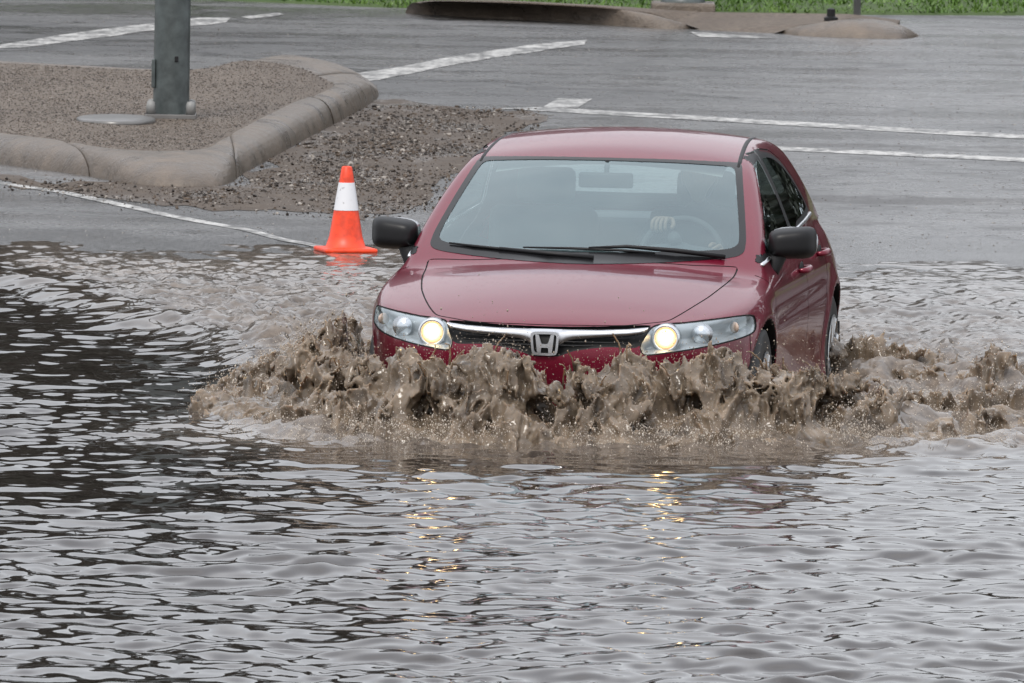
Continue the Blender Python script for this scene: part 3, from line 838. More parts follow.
# roof lining
b_ = bmesh.new(); rows = []
for x in np.linspace(.10, -1.15, 12):
    rows.append([b_.verts.new((x, y, float(Rc(x))-.17*y*y-.045)) for y in np.linspace(-.52, .52, 9)])
for r0, r1 in zip(rows, rows[1:]):
    for k in range(8): b_.faces.new((r0[k], r0[k+1], r1[k+1], r1[k]))
bm_obj('roof_lining', b_, M['lining'], car)
# steering wheel
b_ = bmesh.new()
Ms = Matrix.Translation((.36, .37, .885)) @ Matrix.Rotation(R(-24), 4, 'Y')
ring = [Ms @ Vector((0, .185*math.cos(a), .185*math.sin(a))) for a in np.linspace(0, 2*math.pi, 41)]
tube(b_, ring, .0145, 8, False)
for a in (0, math.pi, -math.pi/2): tube(b_, [Ms @ Vector((.02, .03*math.cos(a), .03*math.sin(a))), Ms @ Vector((0, .18*math.cos(a), .18*math.sin(a)))], .016, 6)
lathe(b_, [(.0001, -.02), (.06, -.015), (.065, .02), (.0001, .03)], 20, 'X', Ms)
tube(b_, [Ms @ Vector((.02, 0, 0)), Ms @ Vector((.3, 0, -.02))], .03, 10)
bm_obj('steering_wheel', b_, M['dash'], car)
# inside mirror
b_ = bmesh.new(); box(b_, (.20, .0, 1.215), (.03, .25, .07), .014, None, 3); tube(b_, [(.19, 0, 1.235), (.16, 0, 1.30)], .012, 8)
bm_obj('cabin_mirror', b_, M['black'], car)
# ------------------------------------------------------------------ the driver (belongs in the car, a thing of its own)
cr, sr = math.cos(car.rotation_euler.z), math.sin(car.rotation_euler.z)
drv = None
def skin_mesh(name, nodes, edges, m, parent, sub=2, root=0):
    """one continuous surface grown round a jointed skeleton; nodes: (x, y, z, radius)"""
    me = bpy.data.meshes.new(name); me.from_pydata([n_[:3] for n_ in nodes], edges, [])
    o = bpy.data.objects.new(name, me); COL.objects.link(o)
    md = o.modifiers.new('skin', 'SKIN'); md.use_smooth_shade = True
    sv = me.skin_vertices[0].data
    for i, n_ in enumerate(nodes):
        r = n_[3]; sv[i].radius = (r, n_[4] if len(n_) > 4 else r); sv[i].use_root = (i == root)
    s_ = o.modifiers.new('sub', 'SUBSURF'); s_.levels = sub; s_.render_levels = sub
    dg = bpy.context.evaluated_depsgraph_get()
    m2 = bpy.data.meshes.new_from_object(o.evaluated_get(dg))
    COL.objects.unlink(o); bpy.data.objects.remove(o)
    m2.name = name; m2.materials.clear(); m2.materials.append(m)
    m2.polygons.foreach_set('use_smooth', np.full(len(m2.polygons), True))
    o2 = bpy.data.objects.new(name, m2); COL.objects.link(o2); 
    if parent: o2.parent = parent
    return o2
yy = .37
nodes = [(-.22, yy, .60, .15), (-.28, yy, .78, .145), (-.33, yy, .96, .15), (-.33, yy, 1.055, .075), (-.315, yy, 1.115, .055),      # pelvis to neck
         (-.32, yy+.17, 1.02, .07), (-.20, yy+.25, .84, .052), (.12, yy+.20, .83, .040), (.30, yy+.165, .90, .028),                  # far arm
         (-.32, yy-.17, 1.02, .07), (-.18, yy-.25, .86, .052), (.10, yy-.19, .93, .040), (.315, yy-.085, 1.035, .028),                 # arm to the wheel's top
         (-.10, yy+.10, .58, .085), (.28, yy+.12, .66, .065), (.48, yy+.10, .42, .05),
         (-.10, yy-.10, .58, .085), (.28, yy-.12, .66, .065), (.48, yy-.10, .42, .05)]
edges = [(0,1),(1,2),(2,3),(3,4),(2,5),(5,6),(6,7),(7,8),(2,9),(9,10),(10,11),(11,12),(0,13),(13,14),(14,15),(0,16),(16,17),(17,18)]
person = skin_mesh('person', nodes, edges, M['jacket'], None)
person.location = CARLOC; person.rotation_euler = car.rotation_euler
tag(person, 'driver in a dark jacket, one hand on top of the steering wheel', 'person')
# head with a face
b_ = bmesh.new(); bmesh.ops.create_icosphere(b_, subdivisions=4, radius=1)
for v in b_.verts:
    p = v.co.copy(); x, y, z = p
    jaw = 1-.28*max(-z, 0)**1.5
    q = Vector((x*.098*(1-.06*max(-z, 0)), y*.076*jaw, z*.118))
    if x > .5:
        q.x += .020*math.exp(-((y/.16)**2+((z+.12)/.22)**2))          # nose
        q.x -= .010*math.exp(-(((abs(y)-.36)/.15)**2+((z-.08)/.12)**2)) # eye sockets
        q.x += .006*math.exp(-((y/.3)**2+((z+.48)/.10)**2))           # lips
        q.x += .006*math.exp(-((y/.3)**2+((z+.85)/.15)**2))
    v.co = q
for s in (1, -1):
    r_ = bmesh.ops.create_uvsphere(b_, u_segments=10, v_segments=8, radius=1)
    bmesh.ops.transform(b_, matrix=Matrix.Translation((-.005, s*.077, -.005)) @ Matrix.Diagonal((.02, .009, .032, 1)), verts=r_['verts'])
head = bm_obj('head', b_, M['skin'], person); head.location = (-.28, yy, 1.215)
b_ = bmesh.new(); bmesh.ops.create_icosphere(b_, subdivisions=4, radius=1)
for v in b_.verts:
    x, y, z = v.co
    lim = sstep(.25, -.2, z-.55*max(x, 0)*1.6+.1)
    k = 1.08 if z > .55*x-.15+max(x, 0)*.5 else .93
    v.co = Vector((x*.103*k-.004, y*.081*k, z*.122*k+.002))
bm_obj('hair', b_, M['hair'], head)
for s in (1, -1):
    b_ = bmesh.new(); bmesh.ops.create_uvsphere(b_, u_segments=10, v_segments=8, radius=.011)
    o = bm_obj('eye', b_, M['cap_grey'], head); o.location = (.080, s*.029, .010)
# hands: palm, four bent fingers and a thumb closed over the wheel's rim
def hand(wx, wy, wz, s, name='hand'):
    nd_ = [(0, 0, 0, .026, .017), (.035, 0, .012, .034, .015), (.07, 0, .018, .036, .013)]; ed = [(0, 1), (1, 2)]
    for i, (off, ln) in enumerate(((-.030, .88), (-.010, 1.0), (.010, .95), (.029, .75))):
        k = len(nd_)
        nd_ += [(.082, off, .018, .0095), (.082+.032*ln, off*1.05, .008, .009), (.082+.040*ln, off*1.05, -.020*ln-.004, .0085), (.072+.030*ln, off*1.02, -.034*ln-.006, .0075)]
        ed += [(2, k), (k, k+1), (k+1, k+2), (k+2, k+3)]
    k = len(nd_)
    nd_ += [(.025, s*.034, .004, .013), (.058, s*.052, -.010, .011), (.080, s*.046, -.026, .009)]
    ed += [(1, k), (k, k+1), (k+1, k+2)]
    h = skin_mesh(name, nd_, ed, M['skin'], person, 2)
    h.location = (wx, wy, wz)
    return h
h = hand(.285, yy-.075, 1.045, 1); h.rotation_euler = (0, R(6), R(-14))
h = hand(.275, yy+.165, .905, -1); h.rotation_euler = (R(-60), 0, R(5))
# ------------------------------------------------------------------ ground: road sheet that dips under the flood, verge, island
def ground_z(X, Y):
    """road level: a dip around the car, rising to dry road beyond"""
    X = np.asarray(X, float); Y = np.asarray(Y, float)
    return -.20+.24*sstep(66, 83.5, Y)+(.030*fbm(X*.75, Y*.30, X*0+2, 4)+.004*perlin(X*2.6, Y*1.1, X*0+6))*sstep(73, 77, Y)*sstep(81.8, 79.6, Y)
YR = np.concatenate([np.linspace(-60, 40, 12), np.linspace(44, 73, 20), np.linspace(74, 88, 80), np.linspace(89, 94, 6), np.linspace(95, 135, 24), [200, 400, 1200]])
XR = np.concatenate([[-800, -200, -60, -25], np.linspace(-12, -4.2, 8), np.linspace(-4, 4, 65), np.linspace(4.2, 12, 8), [25, 60, 200, 800]])
gx_, gy_ = np.meshgrid(XR, YR, indexing='ij')
gz_ = ground_z(gx_, gy_)
gz_ = gz_+np.where(gy_ > 112, -.05, 0)
def grid_faces(nx_, ny_):
    i, j = np.meshgrid(np.arange(nx_-1), np.arange(ny_-1), indexing='ij'); a = (i*ny_+j).ravel()
    return np.stack([a, a+ny_, a+ny_+1, a+1], 1)
road = tag(mesh_obj('road', np.stack([gx_.ravel(), gy_.ravel(), gz_.ravel()], 1), grid_faces(len(XR), len(YR)), M['asphalt']), kind='structure')
so_ = road.data.attributes.new('soaked', 'FLOAT', 'POINT'); so_.data.foreach_set('value', sstep(.05, -.005, gz_.ravel()-.004).astype(np.float32))
def on_ground(px, py, up=0.0):
    z = .03
    for _ in range(6):
        p = survey(px, py, z); z = float(ground_z(p[0], p[1]))+up
    return survey(px, py, z)
def sheet(name, px_poly, m, up=.003, wob=0.0, n=14, kind='structure', smooth=False):
    """thin flat area on the road, given by where its corners were surveyed"""
    p = np.array([on_ground(*q) for q in px_poly])
    out = []
    for a, b in zip(p, np.roll(p, -1, 0)):
        for t in np.linspace(0, 1, n, endpoint=False): out.append(a+(b-a)*t)
    out = np.array(out)
    if wob: out[:, 0] += wob*fbm(out[:, 0]*2.1, out[:, 1]*.8, 0*out[:, 0]+3, 4); out[:, 1] += wob*4*fbm(out[:, 0]*2.1+9, out[:, 1]*.8, 0*out[:, 0]+7, 4)
    b_ = bmesh.new(); vs = [b_.verts.new((q[0], q[1], float(ground_z(q[0], q[1]))+up)) for q in out]
    es = [b_.edges.new((vs[i], vs[(i+1) % len(vs)])) for i in range(len(vs))]
    bmesh.ops.triangle_fill(b_, edges=es, use_beauty=True)
    bmesh.ops.recalc_face_normals(b_, faces=b_.faces)
    if b_.faces and sum(f.normal.z for f in b_.faces) < 0: bmesh.ops.reverse_faces(b_, faces=b_.faces)
    return tag(bm_obj(name, b_, m, None, False), kind=kind)
# painted lines
def line(pts_, wid, name='road_marking'):
    p = [on_ground(*q) for q in pts_]
    b_ = bmesh.new(); rows = []
    Q = []
    for a, b in zip(p, p[1:]):
        for t in np.linspace(0, 1, 16, endpoint=False): Q.append(a+(b-a)*t)
    Q.append(p[-1]); Q = np.array(Q)
    for i, q in enumerate(Q):
        t = Q[min(i+1, len(Q)-1)]-Q[max(i-1, 0)]; t /= np.linalg.norm(t); n_ = np.array([-t[1], t[0], 0])
        a = q+n_*wid/2; c = q-n_*wid/2
        rows.append([b_.verts.new((a[0], a[1], float(ground_z(a[0], a[1]))+.003)), b_.verts.new((c[0], c[1], float(ground_z(c[0], c[1]))+.003))])
    for r0, r1 in zip(rows, rows[1:]): b_.faces.new((r0[0], r1[0], r1[1], r0[1]))
    bmesh.ops.recalc_face_normals(b_, faces=b_.faces)
    if sum(f.normal.z for f in b_.faces) < 0: bmesh.ops.reverse_faces(b_, faces=b_.faces)
    return tag(bm_obj(name, b_, M['marking'], None, False), kind='structure')
line([(-10, 182), (60, 192), (156, 213), (254, 232), (335, 250)], .10)
line([(520, 108), (620, 114), (760, 122), (958, 133.5), (1040, 138)], .42)
line([(560, 108), (575, 99)], .22)
line([(735, 147), (850, 152), (1040, 161)], .40)
sheet('road_marking', [(348, 76), (392, 68), (470, 54), (540, 44), (588, 40), (583, 45), (520, 54), (448, 66), (380, 80), (352, 82)], M['marking'], .003, .02)
sheet('road_marking', [(-4, 46), (50, 37), (120, 27), (200, 18), (232, 18), (225, 23), (150, 31), (70, 42), (20, 48), (-4, 49)], M['marking'], .003, .02)
sheet('road_marking', [(690, 32), (760, 37), (780, 39), (700, 37)], M['marking'], .003, .01)
sheet('road_marking', [(240, 17), (278, 13), (284, 15), (250, 19)], M['marking'], .003, .01)
# silt and gravel washed against the island
sheet('gravel_patch', [(-20, 176), (60, 193), (150, 203), (230, 211), (300, 217), (362, 221), (420, 208), (452, 182), (480, 160), (510, 130), (560, 116), (520, 112), (440, 105), (380, 99), (340, 118), (270, 158), (226, 186), (180, 187), (120, 183)], M['gravel'], .0025, .13)

# loose stones and debris lying on the silt
gp = np.array([on_ground(*q_)[:2] for q_ in [(-20, 178), (60, 192), (150, 201), (230, 208), (362, 219), (415, 206), (450, 182), (478, 160), (505, 132), (540, 114), (440, 107), (384, 106), (345, 122), (275, 160), (230, 189), (180, 190), (120, 186)]])
lo_, hi__ = gp.min(0), gp.max(0); cand = rng.uniform(lo_, hi__, (90000, 2)); sd_ = poly_sd_fast0(cand, gp)
dens_ = fbm(cand[:, 0]*1.3, cand[:, 1]*.6, cand[:, 0]*0+5, 3)
keep = (sd_ < np.abs(.26*rng.normal(size=len(cand)))*np.where(rng.random(len(cand)) < .5, 1, -1)-.03) & (rng.random(len(cand)) < np.clip(.45+.6*dens_, .05, 1))
cand = cand[keep][:22000]; ns_ = len(cand)
ico = bmesh.new(); bmesh.ops.create_icosphere(ico, subdivisions=1, radius=1); iv = np.array([v.co for v in ico.verts]); jf = np.array([[v.index for v in f.verts] for f in ico.faces]); ico.free()
sz = .0022*(5.0)**(rng.random(ns_)**3.6)
jit = 1+.35*rng.normal(size=(ns_, len(iv), 1)); st_3 = np.stack([sz*rng.uniform(.7, 1.6, ns_), sz*rng.uniform(.7, 1.6, ns_), sz*rng.uniform(.6, 1.2, ns_)], 1)
Vp = iv[None]*jit*st_3[:, None]; Vp[..., 0] += cand[:, None, 0]; Vp[..., 1] += cand[:, None, 1]; Vp[..., 2] += (ground_z(cand[:, 0], cand[:, 1])+.004+sz*.2)[:, None]
tag(mesh_obj('pebbles', Vp.reshape(-1, 3), (jf[None]+(np.arange(ns_)*len(iv))[:, None, None]).reshape(-1, 3), [M['pebble_dark'], M['pebble'], M['pebble_pale']], None, False, np.repeat(rng.choice([0, 0, 0, 1, 1, 1, 2], ns_), len(jf))), kind='stuff')

# single grains and chips standing proud of the asphalt
gr_ = np.column_stack([rng.uniform(-3.4, 3.6, 12000), rng.uniform(79.8, 106, 12000)]); ng_ = len(gr_)
OV0 = np.array([(1, 0, 0), (-1, 0, 0), (0, 1, 0), (0, -1, 0), (0, 0, 1), (0, 0, -1)], float)
OF0 = np.array([(0, 2, 4), (2, 1, 4), (1, 3, 4), (3, 0, 4), (2, 0, 5), (1, 2, 5), (3, 1, 5), (0, 3, 5)])
def grains(xy, z, rad_):
    n_ = len(xy); st = np.stack([rad_*rng.uniform(.7, 1.5, n_), rad_*rng.uniform(.7, 1.5, n_), rad_*rng.uniform(.5, 1.0, n_)], 1)
    Vg = OV0[None]*st[:, None]; Vg[..., :2] += xy[:, None, :]; Vg[..., 2] += z[:, None]
    return Vg.reshape(-1, 3), (OF0[None]+(np.arange(n_)*6)[:, None, None]).reshape(-1, 3)
Vg, Fg = grains(gr_, ground_z(gr_[:, 0], gr_[:, 1])+.001, .0019*2.8**(rng.random(ng_)**3))
tag(mesh_obj('road_grit', Vg, Fg, [M['pebble_dark'], M['pebble'], M['pebble_pale']], None, False, np.repeat(rng.choice([0, 1, 1, 1, 2, 2], ng_), 8)), kind='stuff')

# ------------------------------------------------------------------ traffic island: rounded kerb stones round an aggregate bed
isl = thing('traffic_island', 'kerbed traffic island paved in brown aggregate under the grey pole', 'traffic island', tuple(on_ground(120, 150)), 0)
IL = Vector(isl.location)
KH = .15
inner = [(-60, 126), (0, 133), (55, 139.5), (109, 148), (160, 150.5), (203, 148.5), (220, 140), (238, 129.5), (268, 114), (297, 100.5), (320, 93), (333, 85), (326, 77), (305, 72), (270, 66.5), (234, 64.5), (215, 66), (195, 71), (156, 69), (80, 65), (0, 60.5), (-60, 57)]
outer_n = [(-60, 160), (0, 166), (78, 176.5), (129, 185.5), (170, 188.5), (205, 188.5), (228, 186), (243, 176), (273, 159.5), (310, 139), (348, 119), (374, 103), (379, 95), (372, 84), (340, 74), (310, 68)]
z0 = float(ground_z(0, 88))
def lift(px, py, z): return survey(px, py, z)
inn = [lift(x, y, z0+KH) for x, y in inner]
out_ = [lift(x, y, z0-.01) for x, y in outer_n]
def smooth_path(p, n=8):
    p = np.array(p); o = []
    for i in range(len(p)-1):
        a = p[max(i-1, 0)]; b = p[i]; c = p[i+1]; d = p[min(i+2, len(p)-1)]
        for t in np.linspace(0, 1, n, endpoint=False):
            o.append(.5*((2*b)+(c-a)*t+(2*a-5*b+4*c-d)*t*t+(-a+3*b-3*c+d)*t**3))
    o.append(p[-1]); return np.array(o)
ni = smooth_path(inn[:16], 10); no = smooth_path(out_, 10)
def resample(p, m):
    L = np.concatenate([[0], np.cumsum(np.linalg.norm(np.diff(p, axis=0), axis=1))]); q = np.linspace(0, L[-1], m)
    return np.stack([np.interp(q, L, p[:, k]) for k in range(3)], 1), L[-1]
# kerb profile between the outer foot and the inner top edge; stones split by open joints
NS = len(ni)
NF = 420
idx = np.linspace(0, NS-1, NF)
def at(p, f):
    i = np.clip(np.floor(f).astype(int), 0, len(p)-2); t = (f-i)[:, None]
    return p[i]*(1-t)+p[i+1]*t
A_ = at(no, idx); B_ = at(ni, idx)
# drop of the kerb at the ramp near the nose, bulge at the nose
dropf = np.exp(-((idx-112)/9.0)**2)*.0
prof = [(0, 0), (.015, .15), (.05, .33), (.10, .49), (.18, .65), (.28, .78), (.40, .88), (.55, .95), (.74, .99), (.94, 1.0), (.98, .97), (1.0, .85)]
joints = [0, 38, 76, 108, 122, NS-1]
joints = [0, 22, 66, 96, 113, 132, NS-1]
for a, b in zip(joints, joints[1:]):
    b_ = bmesh.new(); rows = []
    ff = np.linspace(a+.15, b-.15, max(10, int((b-a)*1.6)))
    Aq = at(no, ff); Bq = at(ni, ff)
    for k, (p, q) in enumerate(zip(Aq, Bq)):
        e = min((ff[k]-a), (b-ff[k])); rnd = .012*math.exp(-e/.6)
        row = []
        for u_, h in prof:
            c = p+(q-p)*u_; ang = .010*float(perlin(c[0]*3, c[1]*1.2, h*2.0))
            low = .10*math.exp(-((ff[k]-126)/7.0)**2)
            z = z0-.01+(KH+.012-low)*h*(1+ang)-rnd*h
            row.append(b_.verts.new((c[0]-IL.x, c[1]-IL.y, z-IL.z)))
        rows.append(row)
    for r0, r1 in zip(rows, rows[1:]):
        for k in range(len(prof)-1): b_.faces.new((r0[k], r1[k], r1[k+1], r0[k+1]))
    b_.faces.new(rows[0]); b_.faces.new(rows[-1][::-1])
    bm_obj('kerb_stone', b_, M['kerb'], isl, True, 70)
# bed: gently humped, with a lower tongue near the nose
poly = np.array([(p[0], p[1]) for p in smooth_path(inn+[inn[0]], 5)[:-1]])
xs = np.linspace(poly[:, 0].min(), poly[:, 0].max(), 110); ys = np.linspace(poly[:, 1].min(), poly[:, 1].max(), 110)
Xg, Yg = np.meshgrid(xs, ys, indexing='ij'); sd = poly_sd(np.stack([Xg.ravel(), Yg.ravel()], 1), poly)
zz_ = z0+KH-.012+.02*fbm(Xg.ravel()*.8, Yg.ravel()*.5, Xg.ravel()*0, 3)*sstep(0, -.5, sd)
nose = lift(265, 75, z0+KH); dx_ = (Xg.ravel()-nose[0])/.55; dy_ = (Yg.ravel()-nose[1])/2.0
zz_ += .07*np.exp(-dx_**2-dy_**2)*sstep(.0, -.15, sd)
b_ = bmesh.new(); vv = [b_.verts.new((x-IL.x, y-IL.y, z-IL.z)) for x, y, z in zip(Xg.ravel(), Yg.ravel(), zz_)]
for f in grid_faces(110, 110):
    if (sd[f] < .012).all(): b_.faces.new([vv[i] for i in f])
bmesh.ops.delete(b_, geom=[v for v in b_.verts if not v.link_faces], context='VERTS')
bm_obj('aggregate_bed', b_, M['aggregate'], isl)
cg = rng.uniform(poly.min(0), poly.max(0), (40000, 2)); cg = cg[(poly_sd_fast0(cg, poly) < -.03) & (cg[:, 0] > -4)][:20000]
ix_ = np.clip(((cg[:, 0]-xs[0])/(xs[1]-xs[0])).round().astype(int), 0, 109); iy_ = np.clip(((cg[:, 1]-ys[0])/(ys[1]-ys[0])).round().astype(int), 0, 109)
zc0 = zz_.reshape(110, 110)[ix_, iy_]
Vg, Fg = grains(cg-np.array([IL.x, IL.y]), zc0-IL.z+.001, .0026*2.4**(rng.random(len(cg))**2.5))
tag(mesh_obj('aggregate_grit', Vg, Fg, [M['pebble_dark'], M['pebble'], M['pebble_pale']], isl, False, np.repeat(rng.choice([0, 0, 0, 1, 1, 2], len(cg)), 8)), kind='stuff')
b_ = bmesh.new()   # back kerb, low, seen from behind only
back = smooth_path(inn[15:], 6)
rows = []
for q in back:
    rows.append([b_.verts.new((q[0]-IL.x, q[1]-IL.y+o_, z-IL.z)) for o_, z in ((-.05, z0+KH-.03), (.02, z0+KH-.006), (.2, z0+KH-.012), (.32, z0+KH-.06), (.36, z0-.01))])
for r0, r1 in zip(rows, rows[1:]):
    for k in range(4): b_.faces.new((r0[k], r0[k+1], r1[k+1], r1[k]))
bm_obj('back_kerb', b_, M['kerb'], isl)
cp = lift(116, 119.5, z0+KH)
b_ = bmesh.new(); lathe(b_, [(.0001, .012), (.22, .012), (.235, .006), (.235, -.02)], 28, 'Z', Matrix.Diagonal((1, 1.9, 1, 1)))
o = bm_obj('steel_cover', b_, M['plate']); o.location = (cp[0], cp[1], cp[2]); tag(o, 'flat steel cover plate lying in the island paving beside the grey pole', 'cover plate')

# ------------------------------------------------------------------ signal pole on the island
pb = lift(171, 116.5, z0+KH)
pole = thing('signal_pole', 'thick weathered grey steel pole bolted down on the traffic island', 'pole', (pb[0], pb[1], pb[2]-.012))
b_ = bmesh.new(); lathe(b_, [(.108, .03), (.107, .6), (.104, 2.0), (.095, 6.0), (.0001, 6.02)], 36)
shaft = bm_obj('shaft', b_, M['galv'], pole, True, 40)
b_ = bmesh.new(); box(b_, (0, 0, .016), (.30, .30, .028), .004); bm_obj('base_plate', b_, M['plate'], pole, False)
for x_ in (-1, 1):
    for y_ in (-1, 1):
        b_ = bmesh.new(); lathe(b_, [(.028, .03), (.027, .08), (.022, .105), (.0001, .112)], 16)
        o = bm_obj('bolt_cover', b_, M['cap_grey'], pole); o.location = (x_*.118, y_*.118, 0)
b_ = bmesh.new(); box(b_, (-.108, -.02, .27), (.022, .09, .17), .006); bm_obj('hand_hole_cover', b_, M['galv'], pole, False)
b_ = bmesh.new(); box(b_, (.03, -.104, .36), (.022, .012, .035), .004); bm_obj('inspection_tag', b_, M['black'], pole, False)

# ------------------------------------------------------------------ traffic cone at the water's edge
cpos = on_ground(345.5, 252.5); CS = .455
cone = thing('traffic_cone', 'bright orange traffic cone with a white band standing at the edge of the water', 'traffic cone', (cpos[0], cpos[1], float(ground_z(cpos[0], cpos[1]))+.002), R(14))
H_ = CS*.985
b_ = bmesh.new(); box(b_, (0, 0, .013), (.285, .285, .026), .012, None, 3); bm_obj('base', b_, M['orange'], cone)
def rad(t): return .098-(.098-.028)*t
def cone_part(name, t0, t1, m, out=0.0, cap=False, foot=False):
    b_ = bmesh.new(); pr = [(rad(t)+out, .024+t*(H_-.024)) for t in np.linspace(t0, t1, 8)]
    if foot: pr = [(.118, .024), (.106, .030)]+pr[1:]
    if cap: pr += [(.024, H_+.006), (.014, H_+.008), (.012, H_-.01)]
    lathe(b_, pr, 36); return bm_obj(name, b_, m, cone, True, 50)
cone_part('body', 0, 1, M['orange'], 0, True, True)
cone_part('reflective_band', .47, .815, M['band'], .002)

# ------------------------------------------------------------------ far verge: kerb noses, footing, posts, grass
zf = .035
FK = thing('far_island', 'low rounded concrete kerb bed along the far side of the road before the grass', 'traffic island', tuple(on_ground(560, 20)))
FL = Vector(FK.location)
def far_kerb(name, foot_px, top_px, h, parent, m):
    fo = smooth_path([lift(x, y, zf-.01) for x, y in foot_px], 8); to = smooth_path([lift(x, y, zf+hh) for (x, y), hh in zip(top_px, h)], 8)
    b_ = bmesh.new(); rows = []
    pf = [(0, 0), (.04, .22), (.12, .46), (.24, .68), (.42, .86), (.66, .96), (1, 1)]
    for p, q in zip(fo, to):
        rows.append([b_.verts.new((p[0]+(q[0]-p[0])*u_-FL.x, p[1]+(q[1]-p[1])*u_-FL.y, p[2]+(q[2]-p[2])*v_-FL.z)) for u_, v_ in pf])
    for r0, r1 in zip(rows, rows[1:]):
        for k in range(len(pf)-1): b_.faces.new((r0[k], r1[k], r1[k+1], r0[k+1]))
    return bm_obj(name, b_, m, parent, True, 60)
far_kerb('kerb_stone', [(405, 15), (430, 17), (520, 22), (600, 27), (660, 31), (700, 31)], [(420, 3), (440, 1), (520, 3.5), (600, 8), (650, 14), (700, 29)], [.10, .13, .14, .13, .10, .01], FK, M['kerb'])
far_kerb('kerb_stone', [(772, 34), (800, 38), (850, 40), (893, 41), (910, 40.5), (920, 38.5)], [(775, 33), (805, 25), (850, 19), (882, 20), (900, 25), (914, 33)], [.01, .07, .12, .11, .08, .02], FK, M['kerb'])
fb = [lift(x, y, zf+z_) for x, y, z_ in [(440, 0, .115), (520, 2.2, .132), (600, 6.8, .122), (650, 12.6, .09), (675, 20.5, .035), (700, 30.5, .004), (740, 32, .004), (775, 33.5, .004), (790, 30, .03), (805, 24.5, .06), (850, 18.5, .11), (880, 19.5, .10), (898, 23.5, .07), (900, 20, .06), (850, 14, .08), (700, 12, .08), (600, 5, .08), (500, 0, .08), (430, 0, .08)]]
b_ = bmesh.new(); vs = [b_.verts.new((p[0]-FL.x, p[1]-FL.y, p[2]-FL.z)) for p in fb]; f_ = b_.faces.new(vs); r_ = bmesh.ops.extrude_face_region(b_, geom=[f_])
for v_ in [g_ for g_ in r_['geom'] if isinstance(g_, bmesh.types.BMVert)]: v_.co.z -= .14
bmesh.ops.triangulate(b_, faces=b_.faces)
bm_obj('aggregate_bed', b_, M['aggregate'], FK, False)
p = lift(683, 11, zf+.05)
ft = thing('pole_footing', 'round metal pole base on a square concrete footing at the grass edge', 'pole', (p[0], p[1], zf+.04))
b_ = bmesh.new(); box(b_, (0, 0, .03), (.46, .46, .09), .02); bm_obj('footing', b_, M['kerb'], ft, False)
b_ = bmesh.new(); lathe(b_, [(.16, .075), (.155, .10), (.12, .13), (.10, .16), (.10, 4.0), (.0001, 4.0)], 28); bm_obj('shaft', b_, M['galv'], ft, True, 40)
p = lift(857, 17, zf+.05)
sp = thing('thin_post', 'thin pale metal post standing at the far grass edge', 'post', (p[0], p[1], zf+.03))
b_ = bmesh.new(); lathe(b_, [(.026, 0), (.026, 2.4), (.0001, 2.42)], 14); bm_obj('tube', b_, M['cap_grey'], sp)
b_ = bmesh.new(); lathe(b_, [(.05, 0), (.05, .02), (.03, .03)], 14); bm_obj('foot', b_, M['cap_grey'], sp)
p = lift(831, 19, zf+.08)
st_ = thing('post_stub', 'short dark metal stub sticking up from the far kerb', 'post stub', (p[0], p[1], p[2]-.02))
b_ = bmesh.new(); lathe(b_, [(.05, 0), (.05, .03), (.03, .04), (.03, .09), (.0001, .10)], 14); bm_obj('socket', b_, M['black'], st_, True, 40)
# grass verge beyond the road
edge = [on_ground(x, y) for x, y in [(-60, -5), (200, -1), (400, 8.5), (560, 9), (700, 13), (800, 14.5), (905, 15), (1100, 15.5)]]
ex_ = [p[0] for p in edge]; ey_ = [p[1] for p in edge]
def verge_y(x): return np.interp(x, ex_, ey_)
xs = np.concatenate([np.linspace(-120, -9, 20), np.linspace(-8, 8, 40), np.linspace(9, 120, 20)]); ts = np.array([-.12, 0, .3, 1, 2.5, 6, 15, 40, 120])
Xg, Tg = np.meshgrid(xs, ts, indexing='ij'); Yg = verge_y(Xg)+Tg
Zg = zf+.02+.05*sstep(0, .6, Tg)+.012*np.maximum(Tg, 0)+.02*fbm(Xg*.7, Yg*.5, Xg*0, 3)-.12*(Tg < 0)
tag(mesh_obj('verge', np.stack([Xg.ravel(), Yg.ravel(), Zg.ravel()], 1), grid_faces(len(xs), len(ts)), M['turf']), kind='structure')
nb = 34000
bx = rng.uniform(-6, 6, nb); bt = rng.uniform(0, 1, nb)**1.6*9; by = verge_y(bx)+bt+.02
bz = zf+.02+.05*sstep(0, .6, bt)+.012*bt
hgt = rng.uniform(.02, .06, nb)*np.clip(.9+.7*fbm(bx*.9, by*.4, bx*0, 3), .3, 1.7); ang = rng.uniform(0, math.pi, nb); wd = rng.uniform(.006, .014, nb); ln_ = rng.normal(0, .03, (nb, 2))
Vb = np.empty((nb, 3, 3)); Vb[:, 0] = np.stack([bx-np.cos(ang)*wd, by-np.sin(ang)*wd, bz-.01], 1); Vb[:, 1] = np.stack([bx+np.cos(ang)*wd, by+np.sin(ang)*wd, bz-.01], 1)
Vb[:, 2] = np.stack([bx+ln_[:, 0], by+ln_[:, 1], bz+hgt], 1)
tag(mesh_obj('grass', Vb.reshape(-1, 3), np.arange(nb*3).reshape(-1, 3), M['grass'], None, False), kind='stuff')

